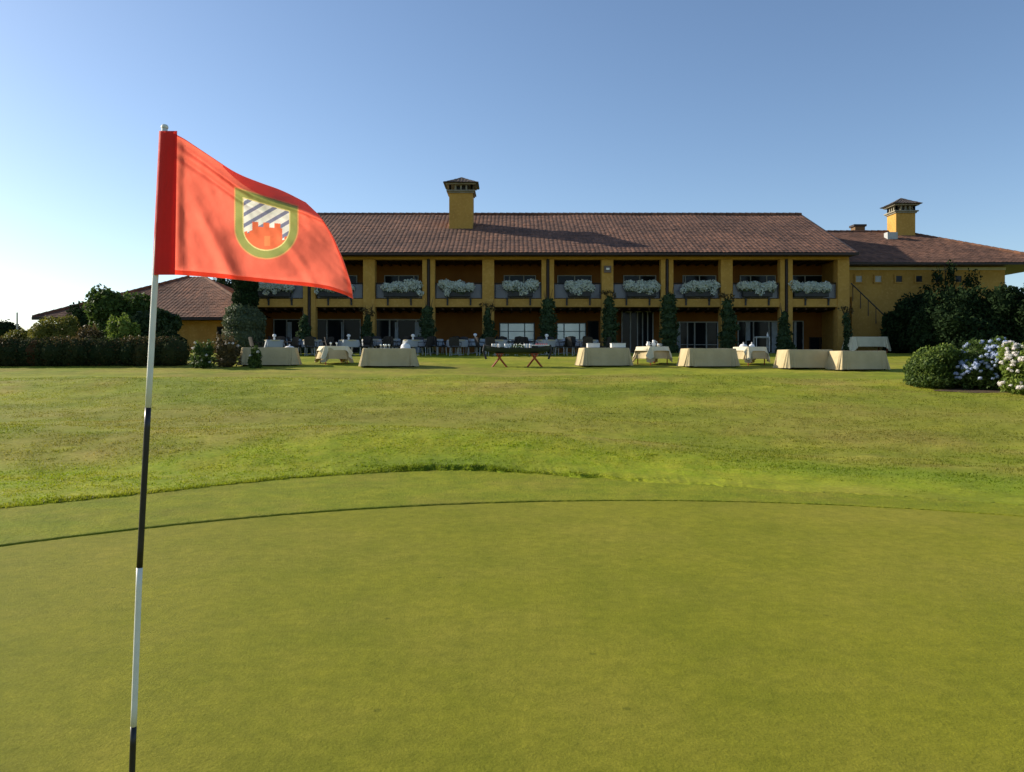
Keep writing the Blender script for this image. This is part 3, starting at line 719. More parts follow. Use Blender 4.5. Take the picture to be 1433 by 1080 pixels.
# ivy covered tree near the left corner
D = 41.3; X = pxX(341, D); zb = gz(X, D)
t = empty('ivy_covered_tree', (X, D, zb), 0, 'tree column wrapped in grey green ivy with a bulging base, below the flag', 'tree')
foliage('ivy', [(.0, 0, .9, 1.1, .95, 1.0), (.05, 0, 1.7, 1.12, .95, .85), (-.05, 0, 2.2, .85, .8, .55), (.1, 0, .5, 1.15, .9, .6)], 9000, .07, L_IVY, t, 5, core=.85, zmin=.02, lump=.06, shell=.1)
foliage('crown', [(.1, 0, 2.9, .66, .6, .7), (.1, 0, 3.7, .68, .6, .7), (.1, 0, 4.5, .65, .6, .7), (.1, 0, 5.0, .5, .5, .6)], 5000, .08, L_DARK, t, 6, core=.85, lump=.05, shell=.1)
m = MB(); m.tube([(0, 0, -.1), (.05, 0, 2), (.1, 0, 4.6)], [.22, .17, .08], 10); m.build('trunk', BARK, t)

# ------------------------------------------------------------------ shrubs, trees, hedge
def shrub(name, px, D, rpx, topy, m, label, cat, n, size, seed, depth=.8, group=None, lobes=6, trunk=True, lump=.2):
    X = pxX(px, D); zb = gz(X, D)+.03; H = EYE+(505-topy)*D/F-zb; rx = rpx*D/F
    t = empty(name, (X, D, zb), 0, label, cat, group)
    rg = np.random.default_rng(seed); bl = [(0, 0, H*.45, rx*.76, rx*depth*.76, H*.50)]
    bl.append((0, 0, H*.18, rx*.9, rx*depth*.9, H*.24))
    for k in range(lobes):
        a = 2*math.pi*k/lobes+rg.uniform(-.3, .3); q = rg.uniform(.3, .8)
        bl.append((math.cos(a)*rx*.55, math.sin(a)*rx*depth*.55, H*q, rx*rg.uniform(.3, .45), rx*depth*.4, H*rg.uniform(.2, .30)))
    foliage('crown', bl, int(n*1.5), size, m, t, seed, core=.68, zmin=.02, lump=lump)
    if trunk:
        mb = MB()
        for k in range(5):
            a = k*1.3; mb.tube([(.08*math.cos(a), .08*math.sin(a), -.05), (rx*.2*math.cos(a), rx*.2*math.sin(a), H*.35), (rx*.45*math.cos(a), rx*.4*math.sin(a), H*.72)], [.06, .04, .015], 6)
        mb.build('trunk', BARK, t)
    return t, bl, H, rx
# hedge at the left
hx0, hx1, HD = -30.0, pxX(256, 31.5), 31.8
hz0 = gz(-17, HD)
t = empty('hedge', ((hx0+hx1)/2, HD, hz0), 0, 'long dark clipped hedge with a bronze tinted top at the left edge of the lawn', 'hedge')
bl = []; rg = np.random.default_rng(3)
nh = 60
for k in range(nh):
    x = hx0+.5+(hx1-hx0-1.0)*k/(nh-1)
    bl.append((x-(hx0+hx1)/2, rg.uniform(-.1, .1), .50+rg.uniform(-.04, .04), .62+rg.uniform(-.1, .15), .72+rg.uniform(-.1, .1), .64+rg.uniform(-.10, .12)))
foliage('leaves', bl, 42000, .05, L_HEDGE, t, 3, core=.82, zmin=-.05, lump=.1, shell=.12)
foliage('bronze_shoots', [(b[0], b[1], b[2]+.34+.10*math.sin(b[0]*2.1)+.06*math.sin(b[0]*5.3), .5, .5, .30) for b in bl], 11000, .045, L_BROWN, t, 4, core=0, lump=.25)
m = MB()
for k in range(nh): m.tube([(bl[k][0], 0, -.1), (bl[k][0]+.05, 0, .5)], .03, 6)
m.build('stems', BARK, t)
shrub('shrub', 76, 36, 40, 438, L_YEL, 'rounded yellow green shrub behind the left hedge', 'shrub', 6000, .06, 11, lump=.08)
shrub('tree', 168, 38, 50, 409, L_MID, 'leafy tree with sunlit top in front of the low left roof', 'tree', 9000, .11, 12, lobes=8)
shrub('tree', 314, 61, 32, 366, L_DARK, 'dark tree crown behind the low left roof, just under the flag', 'tree', 5000, .1, 28, lobes=6)
shrub('tree', 215, 37, 38, 436, mat_mid2, 'dark dense tree right of the sunlit one behind the flagstick', 'tree', 8000, .11, 13, lobes=7)
shrub('shrub', 238, 35.5, 24, 462, L_DARK, 'low dark shrub between hedge and left wing wall', 'shrub', 3500, .08, 14)
shrub('shrub', 173, 33.6, 24, 446, L_BRIGHT, 'bright light green shrub just behind the hedge', 'shrub', 4500, .07, 15, lump=.3)
shrub('shrub', 128, 34, 20, 455, L_BROWN, 'small bronze leaved shrub between the yellow and the bright green shrubs', 'shrub', 3000, .06, 16, lump=.3)
shrub('shrub', 120, 42, 26, 425, L_DARK, 'dark shrub whose top shows above the yellow green one', 'shrub', 3000, .09, 17, lump=.3)
shrub('shrub', 6, 46, 26, 446, L_DARK, 'dark shrub at the far left edge behind the hedge', 'shrub', 3500, .1, 18)
shrub('shrub', 25, 38, 22, 460, L_YEL, 'low olive shrub beside the thin post', 'shrub', 3000, .07, 19)
# thin post
X, D, z = at(24, 44); m = MB(); m.tube([(0, 0, -.1), (0, 0, EYE+(505-437)*D/F-z)], [.05, .04], 8)
t = empty('post', (X, D, z), 0, 'thin grey post above the far left of the hedge', 'post'); m.build('pole', PALE, t)
# big dark shrubs at right
shrub('shrub', 1256, 43.3, 24, 436, L_DARK, 'low dark shrub at the left foot of the dark bank', 'shrub', 6000, .1, 27)
shrub('shrub', 1282, 42.8, 44, 408, L_DARK, 'large dark shrub nearest the stair of the right wing', 'shrub', 9000, .1, 21, group=None, lobes=8)
shrub('shrub', 1322, 40, 50, 405, L_DARK, 'large dark shrub in the middle of the dark bank', 'shrub', 11000, .1, 22, lobes=9, lump=.28)
shrub('shrub', 1385, 39.5, 52, 399, L_DARK, 'tallest dark shrub right of the middle of the bank', 'shrub', 11000, .1, 23, lobes=9, lump=.25)
shrub('shrub', 1450, 38.5, 50, 396, L_DARK, 'dark shrub cut by the right edge of the photo', 'shrub', 9000, .1, 24, lobes=8)
shrub('shrub', 1352, 38.5, 46, 440, L_DARK, 'lower dark shrub in front of the dark bank', 'shrub', 7000, .1, 26, lobes=8)
X = pxX(1326, 44.5); z = gz(X, 44.5)
t = empty('climbing_plant', (X, 44.5, z), 0, 'tall thin creeper reaching up to the eaves of the right wing', 'climbing plant')
foliage('leaves', [(0, 0, 3.6, .5, .3, .9), (-.5, .1, 4.3, .35, .3, .6), (.3, .2, 4.6, .3, .25, .7), (-1.0, .2, 3.4, .5, .3, .6), (1.4, .2, 4.0, .5, .3, .8)], 1300, .09, L_DARK, t, 25, core=0, lump=.4, shell=.4)
m = MB(); m.tube([(0, .1, 0), (.1, .2, 2.5), (.0, .3, 5.0)], [.08, .06, .02], 8); m.tube([(.1, .2, 2.5), (-.6, .2, 4.4)], [.05, .02], 6); m.tube([(.1, .2, 2.5), (1.4, .2, 4.4)], [.05, .02], 6); m.build('stem', BARK, t)

# right flower bed
bedV = []
def blobhead(n, blobs, rad, rg, seed):
    """hydrangea heads: small domes of petals around centre points on the bush surface"""
    out = []
    B = np.array(blobs); ids = rg.integers(0, len(B), n)
    for k in range(n):
        b = B[ids[k]]; d = rg.normal(size=3); d /= np.linalg.norm(d)
        if d[2] < -.2: d[2] *= -1
        if d[1] > .3: d[1] *= -1
        c = b[:3]+d*b[3:6]*.99; r = rad*rg.uniform(.7, 1.25)
        out.append((c[0], c[1], c[2], r, r, r*.8))
    return out
def hydrangea(px, D, rpx, topy, petals, n, label, seed, leaf=L_MID):
    t, bl, H, rx = shrub('flowering_shrub', px, D, rpx, topy, leaf, label, 'flowering shrub', 6500, .055, seed, lobes=8, depth=.9, lump=.15)
    rg = np.random.default_rng(seed)
    hd = blobhead(n*2, bl, .062, rg, seed)
    foliage('flower_heads', hd, n*60, .024, petals, t, seed+1, core=.8, shell=.06, lump=.05, flat=1.5)
    return t
t, bl, H, rx = shrub('shrub', 1306, 23.6, 41, 484, L_MID, 'rounded clipped green shrub left of the blue hydrangeas', 'shrub', 9000, .045, 31, lobes=8, lump=.07, depth=1.1)
foliage('young_tips', [(b[0], b[1], b[2]+.06, b[3], b[4], b[5]) for b in bl], 1800, .035, L_BRIGHT, t, 32, core=0, shell=.03, lump=.07, top=1)
hydrangea(1375, 23.0, 45, 471, F_BLUE, 150, 'blue hydrangea bush beside the clipped green shrub', 33)
hydrangea(1442, 21.6, 44, 478, F_PALE, 120, 'pale pink and white hydrangea cut by the right edge', 36, L_BRIGHT)
# soil bed under them
xs = np.linspace(0, 2*math.pi, 60, endpoint=False)
bx = pxX(1428, 22.0)
V = [(bx, 22.4, gz(bx, 22.4)+.075)]; Fs = []
for q, rr in enumerate((.5, 1.0)):
    for a in xs:
        r_ = rr*(1+.08*math.sin(3*a)+.05*math.sin(7*a))
        x = bx+1.9*r_*math.cos(a); y = 22.5+.85*r_*math.sin(a); V.append((x, y, gz(x, y)+.08-.01*q))
for k in range(60):
    Fs.append((0, 1+k, 1+(k+1) % 60)); Fs.append((1+k, 61+k, 61+(k+1) % 60, 1+(k+1) % 60))
me = bpy.data.meshes.new('flower_bed'); me.from_pydata(V, [], Fs); tag(link_mesh('flower_bed', me, None, SOIL), kind='structure')
# rose bushes by the first buffet table
for i, (p, D, r, ty, lab) in enumerate(((283, 30.6, 17, 478, 'rose bush with a few pale blooms at the end of the hedge'), (318, 31, 20, 466, 'taller rose bush with reddish shoots left of the first long table'), (357, 30.5, 9, 487, 'small dark rose bush in front of the first long table'))):
    t, bl, H, rx = shrub('rose_bush', p, D, r, ty, L_BROWN if i == 1 else L_MID, lab, 'rose bush', 1500, .05, 50+i, lobes=6, group=None, lump=.5)
    rg = np.random.default_rng(55+i)
    for j, hd in enumerate(blobhead(6, bl, .05, rg, 1)): foliage('rose', [hd], 34, .03, F_PALE, t, 56+i*9+j, core=.8, shell=.05, flat=1.5)

# ------------------------------------------------------------------ buffet tables
def cloth(w_, d_, h, flare=.10, hem=.03, folds=26, seed=0, corners=0., sag=0.):
    """a cloth hanging over a rectangular top: rings from the top centre to the hem; corners>0 lets the corners hang low and the sides rise"""
    rg = np.random.default_rng(seed); n = 160; rings = []
    a = np.linspace(0, 2*math.pi, n, endpoint=False); ca = np.cos(a); sa = np.sin(a)
    e = .16
    sx = np.sign(ca)*np.abs(ca)**e; sy = np.sign(sa)*np.abs(sa)**e
    cor = np.minimum(np.abs(sx), np.abs(sy))**4*np.abs(np.sin(2*a))
    fold = np.sin(a*folds+rg.uniform(0, 6))*.6+.4*np.sin(a*folds*.61+rg.uniform(0, 6))+.5*vnoise(a*7, a*0, seed)
    for s in (0.02, .5, .93): rings.append(np.stack([sx*w_/2*s, sy*d_/2*s, np.full(n, h-.004*s+.003*vnoise(sx*5, sy*5+s, seed))], 1))
    rings.append(np.stack([sx*w_/2*.99, sy*d_/2*.985, np.full(n, h-.006)], 1))
    for q in (.03, .12, .3, .5, .75, 1.0):
        he = hem+(1-cor)*corners*h*.5+.015*vnoise(a*4, a*0, seed+9)
        z = h-(h-he)*q
        off = flare*q**1.2*(1+.9*cor)+.038*q*fold*(1+.6*corners)
        nx = np.where(np.abs(sx) > np.abs(sy)*.97, np.sign(sx), 0)+0*sx; ny = np.where(np.abs(sy) > np.abs(sx)*.97, np.sign(sy), 0)
        ll = np.maximum(np.hypot(nx, ny), 1); nx = nx/ll; ny = ny/ll
        k = np.ones(9)/9
        nx = np.convolve(np.concatenate([nx[-4:], nx, nx[:4]]), k, 'valid'); ny = np.convolve(np.concatenate([ny[-4:], ny, ny[:4]]), k, 'valid')
        rings.append(np.stack([sx*w_/2+nx*off, sy*d_/2+ny*off, z], 1))
    V = np.concatenate(rings); K = len(rings); Fc = []
    i, j = np.meshgrid(np.arange(K-1), np.arange(n), indexing='ij')
    A = i*n+j; Bq = i*n+(j+1) % n; Fc = np.stack([A.ravel(), (A+n).ravel(), (Bq+n).ravel(), Bq.ravel()], 1)
    c = len(V); V = np.vstack([V, [0, 0, h]])
    return V, Fc
def table(px, D, wpx, dep, label, rz=0., corners=0., group='cloth covered buffet tables on the lawn', h=.71, seed=0, flare=.11, over=False, hem=.02, m=CLOTH):
    X, D, z = at(px, D); z += .06
    t = empty('buffet_table', (X, D, z), rz, label, 'table', group)
    w_ = wpx*D/F-2*flare
    V, Fc = cloth(w_, dep, h, flare, hem, seed=seed, corners=corners)
    o = np_mesh('tablecloth', V, Fc, t, m, smooth=True)
    if over:
        V, Fc = cloth(w_*1.0+.02, dep+.02, h+.006, flare*.8, .1, 11, seed+5, corners=1.25)
        np_mesh('overlay_cloth', V, Fc, t, CLOTHW, smooth=True)
    for sx in (-1, 1):
        for sy in (-1, 1):
            mb = MB(); mb.tube([(sx*(w_/2-.06), sy*(dep/2-.06), -.06), (sx*(w_/2-.06), sy*(dep/2-.06), h-.03)], .022, 8); mb.build('leg', REDWOOD if corners else DARKMET, t)
    return t, X, D, z+h, w_
TT = {}
TT[1] = table(378, 31.8, 80, .85, 'long cream table behind the rose bushes, leftmost of the row', .12, seed=1)
TT[2] = table(467, 32.6, 42, .9, 'small square cream table between the two left long tables', .5, corners=.5, seed=2, over=True)
TT[3] = table(545, 31.2, 80, .9, 'long cream table with a white dome and glasses, third from the left', .10, seed=3)
TT[4] = table(845, 31.6, 74, .9, 'long table with two white boxes on top', .16, seed=4)
TT[5] = table(913, 32.4, 42, .9, 'small square table with bright overlay right of the white boxes', .55, corners=.6, seed=5, over=True)
TT[6] = table(991, 31.2, 79, .9, 'long bare topped cream table right of the centre', .16, seed=6)
TT[7] = table(1049, 32.2, 41, .9, 'small square table with white dishes tucked behind a long table', .45, corners=.6, seed=7, over=True)
TT[8] = table(1126, 30.4, 76, .9, 'long table, left one of the adjoining pair near the right end', .15, seed=8)
TT[9] = table(1200, 29.7, 75, .9, 'long table at the right end of the row, its shadow falling on the lawn', .13, seed=9, flare=.1)
TT[10] = table(1212, 42.4, 58, .9, 'pale scalloped table alone in the shade before the dark shrubs', .1, corners=.75, seed=10, group=None, flare=.1, h=.86, m=CLOTHW)
# things on the tables
def thing_mb(name, loc, mb, matl, label, cat, part, group=None, smooth=True, rz=0):
    t = empty(name, loc, rz, label, cat, group); mb.build(part, matl, t, smooth=smooth); return t
GLASSW = mat('clear_glassware', (.62, .66, .64), .1, (.5, .55, .55), 10, spec=.8)
def box_on(T, dx, w_, label):
    _, X, D, z, _w = T
    m = MB(); m.box(-w_/2, w_/2, -.18, .18, .002, .15); t = empty('serving_box', (X+dx, D-.05, z+.006), .05, label, 'box', 'white boxes on a long table')
    m.build('body', WHITE, t, bevel=.012); m = MB(); m.box(-w_/2-.01, w_/2+.01, -.19, .19, .152, .175); m.build('lid', WHITE, t, bevel=.006)
box_on(TT[4], -.43, .48, 'left one of two white boxes on the long table')
box_on(TT[4], .55, .56, 'right one of two white boxes on the long table, slightly wider')
def dome(T, dx, r, h_, label, nm='cake_dome', cat='dish'):
    _, X, D, z, _w = T
    m = MB(); m.lathe(0, 0, [(r*1.15, 0), (r*1.15, .015), (r, .02), (r*.97, h_*.5), (r*.7, h_*.85), (r*.2, h_), (.02, h_+.03)], 20)
    t = empty(nm, (X+dx, D+.1, z+.006), 0, label, cat); m.build('cover', WHITE, t, smooth=True)
    m = MB(); m.lathe(0, 0, [(.02, h_+.03), (.03, h_+.05), (.01, h_+.07)], 10); m.build('knob', WHITE, t)
dome(TT[3], .62, .19, .20, 'large white dome cover on the left long table')
dome(TT[1], -.0+.75, .16, .06, 'low white covered dish on the leftmost long table')
dome(TT[7], -.22, .15, .12, 'white rounded dish on the small table behind the long one')
dome(TT[7], .12, .11, .12, 'smaller white bowl on the small table next to the rounded dish')
def glasses(T, xs_, label, h_=.16, cat='glass', nm='drinking_glass', r=.04, gm=GLASSW, grp='glasses on the buffet tables'):
    _, X, D, z, _w = T
    for k, (dx, dy) in enumerate(xs_):
        m = MB(); m.lathe(0, 0, [(r, 0), (r, .008), (.008, .014), (.008, h_*.45), (r, h_*.6), (r*1.05, h_*.85), (r*.85, h_)], 12)
        t = empty(nm, (X+dx, D+dy, z+.006), 0, label % ordn[k], cat, grp); m.build('bowl', gm, t, smooth=True)
glasses(TT[3], [(-.33, .0), (-.22, .12), (-.12, -.05), (-.02, .08)], '%s stemmed glass from the left beside the white dome')
glasses(TT[2], [(-.12, .0), (.1, .1)], '%s stemmed glass from the left on the left small table')
def jug(T, dx, dy, h_, label):
    _, X, D, z, _w = T
    t = empty('jug', (X+dx, D+dy, z+.008), 0, label, 'jug'); m = MB()
    m.lathe(0, 0, [(.06, 0), (.085, .05), (.09, h_*.4), (.05, h_*.75), (.06, h_)], 16); m.build('body', WHITE, t, smooth=True)
    m = MB(); m.tube([(.06, 0, h_*.85), (.13, 0, h_*.75), (.13, 0, h_*.4), (.08, 0, h_*.3)], .012, 6); m.build('handle', WHITE, t)
jug(TT[5], -.17, 0, .20, 'left white jug on the small table with bright overlay')
jug(TT[5], .05, -.02, .26, 'taller right white jug on the small table with bright overlay')
jug(TT[5], .28, .1, .12, 'squat pot behind the jugs on the small table')

# boat shaped buffet trough on two crossed trestles
D = 31.2; X, _, z = at(724, D); z += .07
t = empty('boat_shaped_trough', (X, D, z), 0, 'dark boat shaped display trough raised on two red wooden trestles', 'display boat')
nb, mbn = 31, 9; V = []
for i in range(nb):
    s = -1+2*i/(nb-1); half = .30*(1-abs(s)**3)+.03; keel = .47+.14*abs(s)**3; rim = .70+.13*abs(s)**3
    for j in range(mbn):
        a = math.pi*j/(mbn-1); V.append((s*1.28, -math.cos(a)*half, rim-(rim-keel)*math.sin(a)**.7))
np_mesh('hull', V, grid_faces(nb, mbn), t, mat('black_green_boat', (.02, .03, .022), .5), smooth=True)
m = MB(); pts = [(v[0], v[1], v[2]) for v in V[0::mbn]]; m.tube(pts, .02, 6); m.tube([(v[0], v[1], v[2]) for v in V[mbn-1::mbn]], .02, 6); m.build('gunwale', DARKMET, t)
for s in (-1, 1):
    m = MB()
    m.tube([(s*1.27, 0, .84), (s*1.33, 0, .6), (s*1.22, 0, .28)], [.05, .05, .04], 8); m.build('rudder', DARKMET, t)
for (dx, rd) in ((699-724, 0), (748-724, 1)):
    x = dx*D/F
    tt = empty('trestle', (X+x, D, z), 0, 'red wooden crossed trestle under the %s end of the display trough' % ('right' if rd else 'left'), 'trestle', 'crossed trestles under the trough')
    for sy in (-.22, .22):
        m = MB()
        for sg in (-1, 1):
            m.tube([(sg*.30, sy, -.05), (-sg*.10, sy, .46)], .033, 4)
        m.build('crossed_legs', REDWOOD, tt)
    m = MB(); m.tube([(0, -.27, .30), (0, .27, .30)], .03, 8); m.build('rail', REDWOOD, tt)
    m = MB(); m.box(-.16, .16, -.25, .25, .47, .50); m.build('bearer', REDWOOD, tt)
for k, dx in enumerate((-.86, -.76, -.62, -.36, -.27, -.18, .40, .50, .62)):
    m = MB(); m.lathe(0, 0, [(.036, 0), (.045, .04), (.05, .16), (.052, .20)], 12)
    tt = empty('white_cup', (X+dx-.1, D+.05*(k % 3-1), z+.68), 0, '%s white cup from the left standing in the boat shaped trough' % ordn[k], 'cup', 'white cups in the trough'); m.build('cup', WHITE, tt, smooth=True)
tt = empty('flower_arrangement', (X+.02, D-.05, z+.55), 0, 'green and white flower arrangement in the middle of the trough', 'flowers')
foliage('leaves', [(0, 0, .12, .34, .2, .16)], 300, .05, L_MID, tt, 71, core=.7)
foliage('blooms', [(0, -.02, .15, .34, .2, .17)], 140, .035, F_WHITE, tt, 72, core=0, shell=.05)
tt = empty('serving_tray', (X+.95, D, z+.80), 0, 'long white tray with red pieces at the right end of the trough', 'tray')
m = MB(); m.box(-.36, .30, -.14, .14, 0, .045); m.build('tray', WHITE, tt, bevel=.01)
m = MB()
for k in range(6): m.lathe(-.2+k*.08, 0, [(.03, .046), (.035, .07), (.01, .09)], 8)
m.build('fruit', mat('red_fruit', (.5, .04, .03), .4), tt)

# ------------------------------------------------------------------ shaded dining sets
def make_chair():
    t = empty('dining_chair', (0, 0, 0))
    m = MB(); m.box(-.24, .24, -.24, .22, .40, .46); m.build('seat', WICKER, t, bevel=.02)
    m = MB(); n = 9
    for i in range(n):
        pass
    V = []
    for i in range(11):
        s = -1+2*i/10
        for j in range(6):
            q = j/5; V.append((s*.25*(1-.1*q**3), .22+.04*(1-s*s)+.10*q, .47+.44*q-.04*s*s*q))
    V2 = [(x, y+.03, z) for x, y, z in V]; F1 = grid_faces(11, 6)
    o = np_mesh('backrest', V+V2, np.vstack([F1, F1[:, ::-1]+66]), t, WICKER, smooth=True)
    for sx in (-1, 1):
        for sy in (-1, 1):
            m = MB(); m.tube([(sx*.21, sy*.20, .40), (sx*.23, sy*.23, 0)], .016, 6); m.build('leg', PALE, t)
        m = MB(); m.tube([(sx*.25, .24, .66), (sx*.26, -.18, .65), (sx*.23, -.2, .46)], .018, 6); m.build('armrest', WICKER, t)
    return t
def make_dtable():
    t = empty('dining_table', (0, 0, 0))
    m = MB(); m.lathe(0, 0, [(.46, .715), (.47, .735), (.46, .75)], 28); m.build('tabletop', CLOTHW, t)
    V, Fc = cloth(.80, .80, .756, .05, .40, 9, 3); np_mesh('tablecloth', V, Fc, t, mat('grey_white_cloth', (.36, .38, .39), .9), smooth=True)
    m = MB(); m.tube([(0, 0, .02), (0, 0, .71)], .035, 10); m.build('pedestal', PALE, t)
    m = MB()
    for k in range(4):
        a = math.pi/4+k*math.pi/2; m.tube([(0, 0, .06), (.34*math.cos(a), .34*math.sin(a), .015)], .02, 6)
    m.build('base', PALE, t)
    return t
chair0 = make_chair(); dt0 = make_dtable(); cu = du = False
dspots = [(384, 38.9), (408, 40.6), (437, 39.2), (488, 39.0), (520, 40.5), (548, 40.9), (578, 39.1), (606, 40.6), (640, 39.2), (665, 40.9), (697, 39.0), (729, 40.5), (765, 39.2), (792, 40.8), (822, 39.1)]
rg = random.Random(5)
for i, (p, D) in enumerate(dspots):
    X, D, z = at(p, D); z += .065
    dtb = dt0 if not du else copy_tree(dt0); du = True
    row = 'front' if D < 40 else 'back'
    nth = sum(1 for q in dspots[:i+1] if (q[1] < 40) == (D < 40))
    nm_ = '%s round table from the left, %s row' % (ordn[nth-1], row)
    dtb.location = (X, D, z); dtb.rotation_euler.z = rg.uniform(0, .6)
    tag(dtb, ordn[nth-1]+' shaded round dining table from the left in the '+row+' row', 'table', 'round dining tables in the shade of the clubhouse')
    if i % 3 == 0:
        m = MB(); m.lathe(0, 0, [(.03, 0), (.05, .06), (.03, .12), (.08, .16), (.10, .22), (.05, .28)], 10)
        tt = empty('vase', (X, D, z+.76), 0, 'white vase on '+nm_, 'vase', 'vases on the dining tables'); m.build('body', WHITE, tt, smooth=True)
    for k, (a, sd_) in enumerate(((200, 'left'), (340, 'right'), (265, 'near'), (90, 'far'))):
        if k == 3 and i % 2: continue
        if k == 2 and i % 3 == 0: continue
        a = R(a+rg.uniform(-18, 18)); r_ = .72+rg.uniform(0, .12)
        ch = chair0 if not cu else copy_tree(chair0); cu = True
        cx, cy = X+r_*math.cos(a), D+r_*math.sin(a)
        ch.location = (cx, cy, gz(cx, cy)+.065); ch.rotation_euler.z = a-math.pi/2+rg.uniform(-.2, .2)
        tag(ch, 'dark chair, %s side of %s' % (sd_, nm_), 'chair', 'dark chairs around the dining tables')
# metal serving trolley under the arcade
X, D, z = at(1066, 41.6); z = gz(X, D)+.06
t = empty('serving_trolley', (X, D, z), 0, 'light metal serving trolley standing by the glass doors right of the tables', 'trolley')
m = MB()
for sx in (-.34, .34):
    for sy in (-.2, .2): m.tube([(sx, sy, .08), (sx, sy, .85)], .022, 8)
    m.tube([(sx, -.2, .85), (sx, .2, .85)], .022, 8)
m.tube([(-.34, -.2, .85), (.34, -.2, .85)], .022, 8); m.build('frame', PALE, t)
m = MB(); m.box(-.33, .33, -.19, .19, .30, .32); m.build('shelf', PALE, t); m = MB(); m.box(-.33, .33, -.19, .19, .80, .82); m.build('shelf', PALE, t)
for sx in (-.34, .34):
    m = MB(); m.tube([(sx, -.23, .04), (sx, -.17, .04)], .04, 12); m.build('wheel', DARKMET, t)
X2 = X+.3
m = MB(); m.lathe(0, 0, [(.04, 0), (.045, .12), (.02, .2), (.02, .26)], 12)
tt = empty('bottle', (X2, D, z+.83), 0, 'white bottle standing on the metal trolley', 'bottle'); m.build('body', WHITE, tt, smooth=True)

# ------------------------------------------------------------------ golf flag
PD_ = 1.94
def fp(px, py, d=0.0):
    D = PD_+d; return ((px-CX)*D/F, D, EYE-(py-HY)*D/F)
kx = [(176, 230.5), (385, 217.5), (570, 207.3), (794, 195.3), (1016, 187.0), (1080, 184.8), (1400, 175.5)]
def polex(py): return float(np.interp(py, [k[0] for k in kx], [k[1] for k in kx]))
base = fp(polex(1400), 1400)
flag = empty('golf_flagstick', (base[0], base[1], gz(base[0], base[1])), 0, 'red golf flag with a crest on a black and white banded flagstick', 'golf flag')
def rel(p): return (p[0]-flag.location[0], p[1]-flag.location[1], p[2]-flag.location[2])
BLK = mat('black_paint', (.012, .012, .012), .35, (.02, .02, .02), 30, spec=.4)
WHT = mat('white_paint', (.72, .73, .66), .35, (.66, .67, .60), 30, spec=.4)
segs = [(178, 570, WHT, 'white_band'), (570, 794, BLK, 'black_band'), (794, 1016, WHT, 'white_band'), (1016, 1238, BLK, 'black_band'), (1238, 1400, WHT, 'white_band')]
for (a, b, mt_, nm_) in segs:
    m = MB(); n = 9; pts = [rel(fp(polex(a+(b-a)*k/(n-1)), a+(b-a)*k/(n-1))) for k in range(n)]
    m.tube(pts, .0072, 20); m.build(nm_, mt_, flag, smooth=True)
m = MB(); m.tube([rel(fp(230.4, 179)), rel(fp(230.6, 177)), rel(fp(230.7, 174.5))], [.0085, .0085, .006], 14); m.build('finial', WHT, flag)
# flag cloth (Coons patch through the outline, folded in depth)
def poly(pts, t):
    pts = np.array(pts, float); seg = np.hypot(*(pts[1:]-pts[:-1]).T); s = np.concatenate([[0], np.cumsum(seg)]); s /= s[-1]
    X = np.interp(t, s, pts[:, 0]); Y = np.interp(t, s, pts[:, 1]); return X, Y
def smoothed(pts, t):
    acc = np.zeros((2,)+np.shape(t))
    for o, wt in ((-.06, .2), (-.03, .2), (0, .2), (.03, .2), (.06, .2)):
        tt_ = np.clip(t+o*np.minimum(1, np.minimum(t, 1-t)/.06), 0, 1); x, y = poly(pts, tt_); acc[0] += wt*x; acc[1] += wt*y
    return acc[0], acc[1]
topP = [(228, 181), (249, 188), (285, 212), (330, 242), (360, 254), (395, 266), (428, 283)]
botP = [(216, 384), (245, 384), (300, 388), (380, 396), (440, 401), (475, 408), (494, 418)]
fly = [(494, 418), (492, 400), (482, 368), (466, 330), (449, 303), (428, 283)]
hst = [(216, 384), (220, 300), (228, 181)]
NU, NV = 460, 330
u = np.linspace(0, 1, NU); v = np.linspace(0, 1, NV)
uu, vv = np.meshgrid(u, v, indexing='ij')
T = np.array(smoothed(topP, u)); Bq = np.array(smoothed(botP, u)); Rr = np.array(smoothed(fly, v)); Ll = np.array(smoothed(hst, v))
PX = (1-vv)*Bq[0][:, None]+vv*T[0][:, None]+(1-uu)*Ll[0][None, :]+uu*Rr[0][None, :] - ((1-uu)*(1-vv)*botP[0][0]+uu*(1-vv)*botP[-1][0]+(1-uu)*vv*topP[0][0]+uu*vv*topP[-1][0])
PY = (1-vv)*Bq[1][:, None]+vv*T[1][:, None]+(1-uu)*Ll[1][None, :]+uu*Rr[1][None, :] - ((1-uu)*(1-vv)*botP[0][1]+uu*(1-vv)*botP[-1][1]+(1-uu)*vv*topP[0][1]+uu*vv*topP[-1][1])
# depth of the cloth: billow, diagonal fold parallel to the top edge, soft creases
def sig(x): return 1/(1+np.exp(-x))
crease = .955-.17*sig((uu-.45)*9)                       # v of the fold line
above = np.clip(vv-crease, 0, 1)
dep = .030*np.sin(uu*3.0)*(uu) + .045*uu*uu
dep = dep + sig((uu-.12)*20)*(above*.36*(.25+1.0*sig((uu-.42)*12)))       # top strip leans back
dep = dep - .010*np.exp(-((vv-crease+.02)/.030)**2)*sig((uu-.1)*20)
dep = dep + .012*np.exp(-((uu-.22-.30*(.55-vv))/.045)**2)*sig((.5-vv)*12)  # crease at lower left
dep = dep - .010*np.exp(-((uu-.70-.12*(1-vv)+.35*vv)/.06)**2)*sig((.30-vv)*14)*1.0
dep = dep + .008*np.exp(-((uu-.80+.25*vv)/.035)**2)*sig((.34-vv)*14)
dep = dep + .006*np.sin(uu*9+vv*5)*sig((uu-.15)*15)+.0035*np.sin(uu*17-vv*11)*uu
dep = dep + .014*np.exp(-(vv/.035)**2)*sig((uu-.1)*20)    # hem turned back at the bottom
